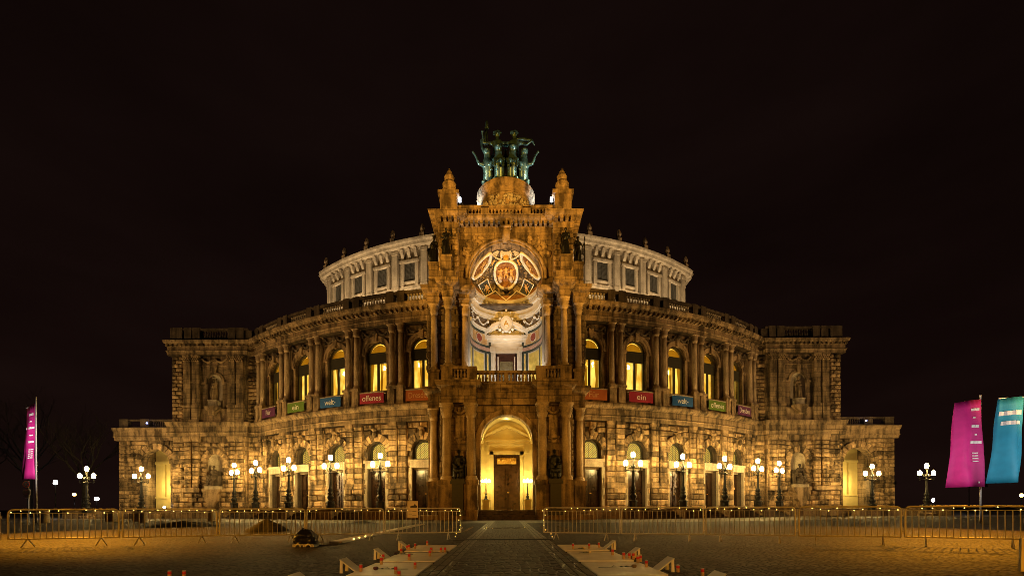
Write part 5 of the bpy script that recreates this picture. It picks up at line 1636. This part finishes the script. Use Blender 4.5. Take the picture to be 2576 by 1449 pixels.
def fairy(row, side, gap_end):
    global bulb_mesh
    t = thing('fairy_lights', f'string of warm fairy lights wound along the barriers {side} of the gap', 'string lights', (0, 0, 0))
    rnd = random.Random(4 if side == 'left' else 5)
    pts = []; bulbs = []
    seq = row if side == 'right' else row[1:]
    for (x0, y0, x1, y1) in seq:
        for i in range(12):
            q = (i+.5)/12; z = 1.06+.03*sin(i*1.7)+rnd.uniform(-.03, .02)
            p = (x0+(x1-x0)*q, y0+(y1-y0)*q-.03, z); pts.append(p)
            if rnd.random() < .92: bulbs.append((p[0], p[1]-.02, p[2]-.02))
    gx, gy, sg = gap_end
    dn = [(gx, gy-.03, z) for z in (1.0, .85, .68, .5, .34)] + [(gx-sg*.2, gy-.03, .2), (gx-sg*.22, gy-.06, .1)]
    bulbs += [(x+rnd.uniform(-.06, .06), y-.02, z) for x, y, z in dn]
    pts = pts+dn if side == 'left' else dn[::-1]+pts
    b = MB(); b.tube(pts, .006, 4); b.build('cable', M_rubber, t)
    for p in bulbs:
        if bulb_mesh is None:
            b = MB(); b.ball((0, 0, 0), (.012, .012, .016), 8, 6); o = b.build('bulb', M_bulb, t, True, world=False); bulb_mesh = o.data
        else:
            o = bpy.data.objects.new('bulb', bulb_mesh); COL.objects.link(o); o.parent = t
        o.location = p
fairy(BL, 'left', (-1.64, 15.5, 1)); fairy(BR, 'right', (1.285, 15.2, -1))
# notice fixed to the barrier
t = thing('notice_board', 'small printed notice picturing the opera house, tied to the barrier left of the gap', 'notice', (-3.4, 15.05, .8))
NA = lambda u, d, z: (-3.42+u, 15.05-d, z)
b = MB(); b.box(NA, 0, .36, 0, .012, .78, 1.35); b.build('sheet', M_paper, t)
b = MB(); b.prism(NA, [(.10, 1.12), (.33, 1.12), (.33, 1.19), (.29, 1.2), (.26, 1.27), (.22, 1.2), (.10, 1.17)], .012, .014)
b.box(NA, .17, .31, .012, .014, .99, 1.005); b.box(NA, .17, .31, .012, .014, .86, .875)
for i in range(5): b.box(NA, .04, .14+.02*(i % 2), .012, .013, .84+.05*i, .845+.05*i)
b.build('print', M_ink, t)
# flat cable bridge lying across the gap, and a longer one on the left
b = MB(); b.prism(lambda u, d, z: (d, 15.05+u, z), [(-.14, 0), (.14, 0), (.09, .035), (-.09, .035)], -1.85, 1.62)
tag(b.build('cable_ramp', M_rubber), 'low black cable ramp lying across the path in the gap between barriers', 'cable ramp')
t = thing('plank', 'long narrow plank lying on the cobbles under the left barriers towards the building', 'plank', (-5.6, 19, 0))
b = MB(); b.prism(lambda u, d, z: (-5.45-.02*(d-14)+u, d, z), [(-.22, 0), (.22, 0), (.2, .06), (-.2, .06)], 13.9, 29.5); b.build('board', plain('worn_plank', (.30, .24, .16), .6, 0, .3, 4), t)
for y in (14.9, 15.5, 16.2, 17.0):
    b = MB(); b.ball((-5.2-.02*(y-14), y, .07), (.03, .03, .03)); b.build('bulb', M_bulb, t, True)

# ------------------------------------------------------------------ bag, heaps
t = thing('equipment_bag', 'black plastic-wrapped equipment bag on a low pale crate before the left barriers', 'bag', (-5.85, 12.75, 0))
b = MB(); random.seed(8)
vs = []; fs = []; n = 22; m = 9
for j in range(m+1):
    q = j/m; z = .07+.42*q
    for i in range(n):
        a = 2*pi*i/n; w = .31*(1-.62*q**3)*(1+.07*sin(5*a+7*q)+random.uniform(-.06, .06)); e = abs(cos(a))**.5*(1 if cos(a) > 0 else -1); g_ = abs(sin(a))**.5*(1 if sin(a) > 0 else -1)
        vs.append((-5.85+w*e-.04*q, 12.8+.7*w*g_, z+random.uniform(-.012, .012)))
for j in range(m):
    for i in range(n): fs.append((j*n+i, j*n+(i+1) % n, (j+1)*n+(i+1) % n, (j+1)*n+i))
fs += [tuple(range(n-1, -1, -1)), tuple(m*n+i for i in range(n))]
b.add(vs, fs); b.tube([(-5.95, 12.7, .48), (-5.9, 12.62, .54), (-5.82, 12.68, .49)], .02); b.build('wrap', M_black, t, False)
b = MB()
for x in (-6.16, -5.86, -5.58): b.box(G, x, x+.04, 12.55, 13.05, 0, .07)
b.box(G, -6.16, -5.54, 12.55, 13.05, .055, .075); 
for x in (-6.0, -5.7): b.ring(lambda u, d, z: (u, 12.55-d, z), x, 0.0, .06, .10, 0, .02, 0, 180, 10)
b.build('crate', M_board, t)
b = MB(); b.tube([(-5.55, 12.9, .02), (-5.1, 13.2, .015), (-5.2, 13.8, .015), (-5.5, 14.3, .015)], .018); b.build('cable', M_rubber, t)
def heap(name, label, x, y, w, d, h, seed, sharp=1.3):
    rnd = random.Random(seed); b = MB(); n = 28; m = 8; vs = [(x, y, h)]; fs = []
    ph = [rnd.uniform(0, 6) for _ in range(4)]
    for j in range(1, m+1):
        q = j/m
        for i in range(n):
            a = 2*pi*i/n; k = 1+.12*sin(2*a+ph[0])+.08*sin(5*a+ph[1]); z = h*(1-q)**sharp + rnd.uniform(-.06, .06)*h*(1-q)
            vs.append((x+w*q*k*cos(a), y+d*q*k*sin(a), z if j < m else -.01))
    for i in range(n):
        fs.append((0, 1+i, 1+(i+1) % n))
        for j in range(m-1):
            p = 1+j*n; fs.append((p+i, p+n+i, p+n+(i+1) % n, p+(i+1) % n))
    b.add(vs, fs); return tag(b.build(name, M_earth, None, True), label, 'heap')
heap('earth_heap', 'steep dark cone-shaped heap behind the third barrier on the left', -11.7, 21.3, .95, .9, .62, 1, .9)
heap('earth_heap', 'broad low mound on the paving behind the second barrier on the left', -20.5, 27.6, 2.6, 1.2, .36, 2, 1.0)
heap('earth_heap', 'flat little mound behind the fourth barrier on the left', -10.2, 31, 1.7, .9, .22, 3, 1.4)

# ------------------------------------------------------------------ memorial boards with grave candles, roses and name plates
def board(s, y0, y1, lab):
    x0, x1 = s*1.46, s*2.58
    b = MB(); xs = sorted((x0, x1)); b.box(G, xs[0], xs[1], y0, y1, .002, .03)
    o = b.build('memorial_board', M_board); tag(o, lab, 'memorial board'); return o
ROWS = [(5.25, 6.85, 'front'), (7.0, 8.6, 'second'), (8.9, 10.6, 'third'), (11.0, 12.7, 'farthest')]
ROWNAME = ['frontmost', 'second', 'third', 'farthest']
for s, side in ((-1, 'left'), (1, 'right')):
    for i, (y0, y1, nm) in enumerate(ROWS):
        board(s, y0, y1, f'white board on the cobbles {side} of the path, {ROWNAME[i]} of its row')
        if s < 0 and i == 0 or i > 0 or True:
            t = thing('name_plate', f'sloping pale plate beside the {ROWNAME[i]} white board {side} of the path', 'sign', (s*2.6, y0+.6, 0))
            ya = y0+.42; yb = ya+.32
            b = MB(); th = .012
            b.add([(s*2.57, ya, .032), (s*2.57, yb, .032), (s*2.84, yb, .24), (s*2.84, ya, .24), (s*2.57+s*.012, ya, .02), (s*2.57+s*.012, yb, .02), (s*2.85, yb, .228), (s*2.85, ya, .228)],
                  [(0, 1, 2, 3), (7, 6, 5, 4), (0, 4, 5, 1), (1, 5, 6, 2), (2, 6, 7, 3), (3, 7, 4, 0)]); b.build('plate', M_board, t)
            b = MB(); b.prism(lambda u, d, z: (s*u, ya+.02+d, z), [(2.80, 0), (2.85, 0), (2.842, .225), (2.80, .2)], 0, .02); b.prism(lambda u, d, z: (s*u, yb-.04+d, z), [(2.80, 0), (2.85, 0), (2.842, .225), (2.80, .2)], 0, .02); b.build('stand', M_board, t)
m_glass, tt, bb_ = new_mat('red_candle_glass_lit')
bb_.inputs['Base Color'].default_value = (.28, .012, .006, 1); bb_.inputs['Roughness'].default_value = .2
bb_.inputs['Emission Color'].default_value = (1, .045, .012, 1); bb_.inputs['Emission Strength'].default_value = .12
M_cglass = m_glass
M_clabel = plain('cream_candle_label', (.50, .30, .10), .5, 0, .25, 30)
def make_candle(label):
    t = thing('grave_candle', label, 'grave candle', (0, 0, 0), 0, 'red grave candles on the memorial boards')
    b = MB(); b.lathe((0, 0, .078), [(.030, 0), (.031, .04), (.027, .056)], 14); b.build('glass', M_cglass, t, True)
    b = MB(); b.lathe((0, 0, 0), [(.027, 0), (.0305, .004), (.031, .077), (.02, .078)], 14); b.build('label', M_clabel, t)
    b = MB(); b.lathe((0, 0, .132), [(.027, 0), (.030, .003), (.030, .014), (.022, .020), (.008, .022)], 14); b.build('lid', M_steel, t)
    return t
CN = [  # x, y, label
 (-2.48, 7.42, 'grave candle beside the sloping plate of the second left board'),
 (-2.40, 8.35, 'grave candle at the far outer corner of the second left board'),
 (-2.02, 9.02, 'dark red grave candle standing alone at the near edge of the third left board'),
 (-1.82, 7.15, 'tall grave candle at the near edge of the second left board, beside a rose'),
 (-1.70, 6.88, 'half hidden grave candle in front of the second left board'),
 (-1.63, 7.75, 'grave candle beside the rose on the second left board'),
 (-2.62, 9.25, 'grave candle beside the sloping plate of the third left board'),
 (-2.47, 10.2, 'grave candle at the far outer corner of the third left board'),
 (-1.86, 10.75, 'grave candle in the gap behind the third left board'),
 (-1.72, 9.75, 'short grave candle in the middle of the inner half of the third left board'),
 (-1.62, 10.72, 'bright red grave candle, left one of a pair behind the third left board'),
 (-1.53, 10.80, 'pale topped grave candle, right one of a pair behind the third left board'),
 (-2.52, 11.25, 'front grave candle of three clustered by the farthest left plate'),
 (-2.60, 11.4, 'middle grave candle of three clustered by the farthest left plate'),
 (-2.44, 11.62, 'rear grave candle of three clustered by the farthest left plate'),
 (-2.28, 12.5, 'grave candle alone at the far edge of the farthest left board'),
 (1.72, 11.4, 'grave candle at the inner end of the farthest right board, near a posy'),
 (2.15, 11.45, 'grave candle in the middle of the farthest right board'),
 (2.47, 11.75, 'grave candle beside the sloping plate of the farthest right board'),
 (2.38, 9.85, 'pale topped grave candle by itself on the outer half of the third right board'),
 (2.43, 9.1, 'plain red grave candle at the near edge of the third right board'),
 (2.60, 9.3, 'left grave candle of two by the sloping plate of the third right board'),
 (2.68, 9.28, 'right grave candle of two by the sloping plate of the third right board'),
 (2.70, 8.85, 'grave candle on the cobbles between the right boards'),
 (2.52, 8.42, 'grave candle at the far edge of the second right board'),
 (2.50, 7.85, 'wide shouldered grave candle before the sloping plate of the second right board'),
 (2.90, 7.42, 'grave candle on the cobbles behind the sloping plate of the second right board'),
 (3.12, 6.98, 'grave candle just showing at the picture edge right of the boards'),
 (-5.35, 6.93, 'left one of two grave candles at the lower picture edge far left of the boards'),
 (-5.12, 6.93, 'right one of two grave candles at the lower picture edge far left of the boards'),
]
c0 = None
for x, y, lab in CN:
    on = 1.46 < abs(x) < 2.58 and any(a <= y <= e for a, e, _ in ROWS)
    z = .031 if on else .002
    k = .98 if y > 8 else .86
    if c0 is None: c0 = make_candle(lab); c0.location = (x, y, z); c0.scale = (k, k, k)
    else: dup(c0, (x, y, z), random.uniform(0, 6), lab, (k, k, k))
M_stem = plain('rose_stem', (.03, .05, .018), .6); M_leaf = plain('rose_leaf', (.028, .05, .016), .5)
def rose(x, y, ang, lab, col, L=.55):
    t = thing('rose', lab, 'flower', (x, y, .032), ang)
    b = MB(); b.tube([(0, 0, .012), (L*.5, .01, .02), (L, 0, .03)], .006, 5); b.build('stem', M_stem, t, world=False)
    b = MB(); b.lathe((L, 0, .005), [(.015, 0), (.035, .015), (.042, .04), (.036, .06), (.012, .055)], 10, mod=lambda i, j: 1.15 if i % 2 else .9); b.build('bloom', plain('petals_'+lab[:6].strip().replace(' ', '_'), col, .6), t, world=False)
    b = MB()
    for q, w in ((.35, .5), (.55, -.6), (.7, .5)):
        b.add([(L*q, 0, .02), (L*q+.05, w*.05, .045), (L*q+.11, w*.09, .03), (L*q+.05, w*.11, .025)], [(0, 1, 2, 3)])
    b.build('leaves', M_leaf, t, world=False, normals=False)
rose(-1.72, 7.62, 3.3, 'dark long-stemmed rose lying on the second left board beside a candle', (.06, .01, .012))
rose(-2.15, 10.0, 3.0, 'dark withered rose lying on the third left board', (.05, .02, .02), .4)
rose(1.62, 7.75, -.08, 'dark long-stemmed rose lying across the second right board', (.16, .10, .03), .62)
rose(1.72, 11.2, .1, 'pale flower lying beside the candle on the farthest right board', (.55, .42, .2), .25)
rose(1.68, 10.25, -.1, 'pale yellow flower lying at the inner end of the third right board', (.58, .5, .3), .25)
t = thing('display_board', 'white leaning board edge at the far right of the foreground', 'sign', (8.72, 7.25, 0))
b = MB(); V8 = [(8.66, 7.37, 0), (9.7, 7.5, 0), (9.86, 7.62, .55), (8.82, 7.49, .55)]
b.add(V8+[(x, y+.04, z) for x, y, z in V8], [(0, 1, 2, 3), (7, 6, 5, 4), (0, 4, 5, 1), (1, 5, 6, 2), (2, 6, 7, 3), (3, 7, 4, 0)]); b.build('panel', M_board, t)
b = MB(); b.tube([(9.3, 7.56, .4), (9.35, 7.95, .01)], .02); b.build('strut', M_steel, t)

# ------------------------------------------------------------------ flags, signs, bollards
def flag(name, loc, poleh, lab, col, profile_, ztop, zbot, arm, words, armrise=.25, pole=True):
    """profile_: list of (x_top, x_bottom, y) folds from left to right, relative to the pole"""
    t = thing('flagpole', lab, 'flag', loc)
    if pole:
        b = MB(); b.lathe(loc, [(.09, 0), (.085, .3), (.055, .4), (.04, poleh-.1), (.055, poleh-.09), (.055, poleh)], 12); b.build('pole', M_steel, t, True)
    b = MB(); b.tube([(loc[0], loc[1], loc[2]+ztop+armrise), (loc[0]+arm, loc[1]-.05, loc[2]+ztop+.02)], .03); b.build('arm', M_steel, t)
    n = len(profile_); m = 12; K = 5; b = MB(); vs = []; fs = []
    cols_ = []
    for i in range(n-1):
        for q in range(K): cols_.append((i, q/K))
    cols_.append((n-2, 1.0))
    def P(i, q, t_):
        a, e = profile_[i], profile_[i+1]; w = q*q*(3-2*q)
        xt = a[0]*(1-q)+e[0]*q; xb = a[1]*(1-q)+e[1]*q; yy = a[2]*(1-w)+e[2]*w
        s_ = t_**1.15
        zt = ztop + armrise*(1-abs(xt)/max(.01, abs(arm))) if arm*xt > 0 or xt == 0 else ztop
        return (loc[0]+xt*(1-s_)+xb*s_, loc[1]+yy*(.3+.7*t_)-.06+.05*sin(8*t_+2.6*(i+q))*min(1, 2*t_)+.03*sin(17*(i+q)+5*t_), loc[2]+zt*(1-t_)+zbot*t_+.03*sin(6*t_+i))
    for j in range(m+1):
        for i, q in cols_: vs.append(P(i, q, j/m))
    w = len(cols_)
    for j in range(m):
        for i in range(w-1): fs.append((j*w+i, j*w+i+1, (j+1)*w+i+1, (j+1)*w+i))
    b.add(vs, fs); cl = b.build('cloth', col, t, True, normals=False)
    so = cl.modifiers.new('thick', 'SOLIDIFY'); so.thickness = .01; so.offset = 0
    if words:
        b = MB()
        for (fold, t0, hgt, q0, q1) in words:
            v0 = []
            for i in range(7):
                q = q0+(q1-q0)*i/6
                for tt_ in (t0, t0+hgt):
                    p = P(fold, q, tt_); v0.append((p[0], p[1]-.035, p[2]))
            b.add(v0, [(2*i, 2*i+2, 2*i+3, 2*i+1) for i in range(6)])
        b.build('print', M_whiteprint, cl, normals=False)
    return t
M_mag = plain('magenta_flag_cloth', (.58, .014, .21), .7, 0, .12, 2)
M_teal = plain('teal_flag_cloth', (.012, .27, .42), .7, 0, .12, 2)
flag('f', (-38.3, 35.6, 0), 10.3, 'slim magenta flag on a tall steel pole at the far left of the square', M_mag, [(-.75, -1.35, .2), (-.35, -.7, -.15), (-.02, -.06, 0)], 9.3, 3.55, -.75,
     [(1, .12, .03, .05, .8), (1, .22, .015, .1, .6), (0, .3, .025, .4, .95), (1, .3, .025, .05, .95), (1, .4, .015, .1, .7), (1, .48, .025, .0, .9)] + [(1, .59+.028*i, .012, .1, .8) for i in range(5)], .4)
flag('f', (31.1, 28.7, 0), 8.4, 'wide magenta flag with white print on a steel pole at the right of the square', M_mag, [(-1.6, -1.85, .5), (-.98, -1.4, -.6), (-.1, -.15, -.2), (.05, 1.05, .6)], 7.95, 2.35, -1.1,
     [(1, .10, .03, .05, .8), (1, .2, .015, .2, .5), (1, .29, .03, .1, .85), (1, .39, .015, .4, .6), (1, .47, .03, .05, .95)] + [(1, .6+.032*i, .012, .15, .7) for i in range(4)] + [(1, .94, .02, .55, .75)], .12)
flag('f', (33.7, 28.4, 0), 8.6, 'broad teal flag at the right edge of the square', M_teal, [(-1.75, -2.3, .3), (-.9, -1.2, -.4), (-.1, -.3, .2)], 8.05, 2.6, -1.8,
     [(0, .16, .05, .15, .95), (1, .16, .05, .0, .7), (0, .28, .045, .3, .95), (1, .28, .04, .0, .6)], .15)
for p, tg, w_ in (((-34.5, 32.5, 5.5), (-38.8, 35.6, 6), 1700), ((25.5, 25, 4), (30.3, 28.5, 5), 1050), ((35, 24, 4), (32.6, 28.5, 5), 800)):
    spot('flag_fill_light', p, tg, w_, (1, .9, .85), 80, .8, .1)  # unseen fills added to brighten the flags and their folds
t = thing('no_stopping_sign', 'round no-stopping sign with a white plate below it on a post at the far left', 'road sign', (-41.6, 38, 0))
SG = plane(38.0)
b = MB(); b.tube([(-41.6, 38.05, 0), (-41.6, 38.05, 3.6)], .035); b.build('post', M_steel, t)
b = MB(); b.ring(SG, -41.75, 3.3, .24, .31, 0, .02, 0, 360, 24)
for sg in (1, -1):
    b.prism(SG, [(-41.75-.19, 3.3-sg*.17), (-41.75-.17, 3.3-sg*.20), (-41.75+.19, 3.3+sg*.17), (-41.75+.17, 3.3+sg*.20)], .012, .02+.002*sg)
b.build('red_ring', plain('sign_red', (.5, .02, .015), .4), t)
b = MB(); b.ring(SG, -41.75, 3.3, .005, .24, 0, .012, 0, 360, 24); b.build('blue_disc', plain('sign_blue', (.015, .04, .28), .4), t)
b = MB(); b.box(SG, -42.03, -41.4, 0, .02, 2.35, 2.85); b.box(SG, -41.88, -41.5, 0, .02, 2.05, 2.33); b.build('plate', M_whiteprint, t)
def bollard(x, y, lab, kind):
    b = MB()
    if kind == 'round':
        b.lathe((x, y, 0), [(.30, 0), (.29, .75), (.25, .9), (.15, 1.0), (.02, 1.04)], 18); n = 'bollard'; c = 'bollard'
    else:
        b.box(G, x-.36, x+.36, y-.36, y+.36, 0, .82); b.box(G, x-.4, x+.4, y-.4, y+.4, .82, .92); n = 'stone_block'; c = 'stone block'
    tag(b.build(n, M_pale, None), lab, c)
bollard(-37.6, 35.6, 'round-topped stone bollard beside the foot of the left flagpole', 'round')
bollard(-34.7, 38.5, 'square pale stone block between the round bollards at the far left', 'square')
bollard(-30.2, 36.3, 'round-topped stone bollard right of the square pale block', 'round')
bollard(-26.5, 39.3, 'round-topped stone bollard near the join of the first two long left barriers', 'round')
bollard(-33.2, 39.5, 'squat pale bollard seen behind the second barrier at the left', 'square')
def far_lamp(x, y, h, lab, mat=M_far, r=.22, power=0):
    t = thing('distant_lamp', lab, 'street lamp', (x, y, 0))
    b = MB(); b.lathe((x, y, 0), [(.12, 0), (.1, .6), (.06, .7), (.05, h-.3), (.1, h-.25)], 8); b.build('post', M_iron, t)
    b = MB(); b.lathe((x, y, h-.25), [(r*.6, 0), (r, .15), (r*.9, .5), (r*.3, .62)], 10); b.build('lantern', mat, t, True)
    b = MB(); b.lathe((x, y, h+.37), [(r*.7, 0), (r*.3, .12), (.02, .2)], 8); b.build('cap', M_iron, t)
far_lamp(-64, 62, 4.9, 'single bright white lamp among the trees right of the left flag')
far_lamp(-75, 80, 3.0, 'low bluish white lamp behind the left barriers near the arcade', M_far, .3)
far_lamp(-91, 92, 4.2, 'small orange lamp just right of the left flagpole', M_farw, .3)
far_lamp(-92, 95, 2.0, 'small bluish light low behind the second left barrier post', M_far, .2)
far_lamp(74, 70, 8.0, 'white lamp shining beside the teal flag at the right edge', M_far, .26)
far_lamp(78, 80, 2.2, 'tiny bluish signal light right of the outermost right lamp', M_far, .22)
far_lamp(93, 79, 3.0, 'small yellow lamp low at the right edge of the square', M_farw, .25)
for x, y, h, lab in ((69, 72, 5.6, 'thin pale post behind the right barriers, right of the flagpole'), (58.5, 66, 4.4, 'thin dark post with a small head right of the magenta flag')):
    t = thing('signal_post', lab, 'post', (x, y, 0)); b = MB(); b.tube([(x, y, 0), (x, y, h)], .07); b.build('post', M_steel, t)
    b = MB(); b.box(G, x-.18, x+.18, y-.15, y+.15, h-.1, h+.6); b.build('head', M_iron, t)

# small lights on the low arcades and at ground level
for s, side in ((-1, 'left'), (1, 'right')):
    t = thing('roof_light', f'tiny bluish light on the balustrade of the {side} arcade', 'lamp', (s*47.5, 58.0, 12.6))
    b = MB(); b.box(G, s*47.35, s*47.65, 57.85, 58.15, 12.1, 12.3); b.build('housing', M_iron, t)
    b = MB(); b.ball((s*47.5, 57.75, 12.45), .10); b.build('lens', glow('blue_signal_lit', (.25, .35, 1.0), 12), t)
t = thing('ground_light', 'small bright light at the foot of the left arcade opening', 'lamp', (-45.0, 57.6, 0))
b = MB(); b.box(G, -45.1, -44.9, 57.5, 57.7, 0, 1.3); b.build('post', M_iron, t)
b = MB(); b.ball((-45.0, 57.42, 1.35), .13); b.build('lens', M_far, t)

# ------------------------------------------------------------------ bare winter trees in the dark at the left
def tree(x, y, H, seed, lab):
    rnd = random.Random(seed)
    t = thing('bare_tree', lab, 'tree', (x, y, 0), 0, 'bare trees in the dark left of the building')
    b = MB(); b.tube([(x, y, 0), (x+.1, y, H*.18), (x, y+.1, H*.36)], [.42, .33, .27], 8); b.build('trunk', M_bark, t)
    b = MB()
    def br(p, d, L, r, lev):
        pts = [p]; q = Vector(p); dd = Vector(d)
        for i in range(3):
            dd = (dd+Vector((rnd.uniform(-.25, .25), rnd.uniform(-.25, .25), rnd.uniform(-.05, .2)))).normalized()
            q = q+dd*L/3; pts.append(tuple(q))
        b.tube(pts, [r, r*.8, r*.6, r*.4], 4 if lev else 5, False)
        if lev < 4:
            for i in range(3 if lev < 3 else 4):
                k = rnd.choice((1, 2, 3)); nd = (dd+Vector((rnd.uniform(-1, 1), rnd.uniform(-1, 1), rnd.uniform(-.2, .7)))*.85).normalized()
                br(pts[k], nd, L*rnd.uniform(.6, .8), r*.5, lev+1)
    for i in range(6):
        a = 2*pi*i/6+rnd.uniform(-.3, .3); br((x, y+.1, H*rnd.uniform(.28, .36)), (cos(a)*.7, sin(a)*.7, 1), H*.28, .16, 0)
    b.build('crown', M_bark, t)
tree(-58, 60, 15, 1, 'bare tree nearest the left arcade'); tree(-72, 66, 19, 2, 'large bare tree behind the bright single lamp')
tree(-88, 72, 19, 3, 'bare tree behind the left flagpole'); tree(-66, 86, 17, 4, 'bare tree far behind the low bluish lamp'); tree(-104, 80, 18, 5, 'bare tree at the left picture edge')
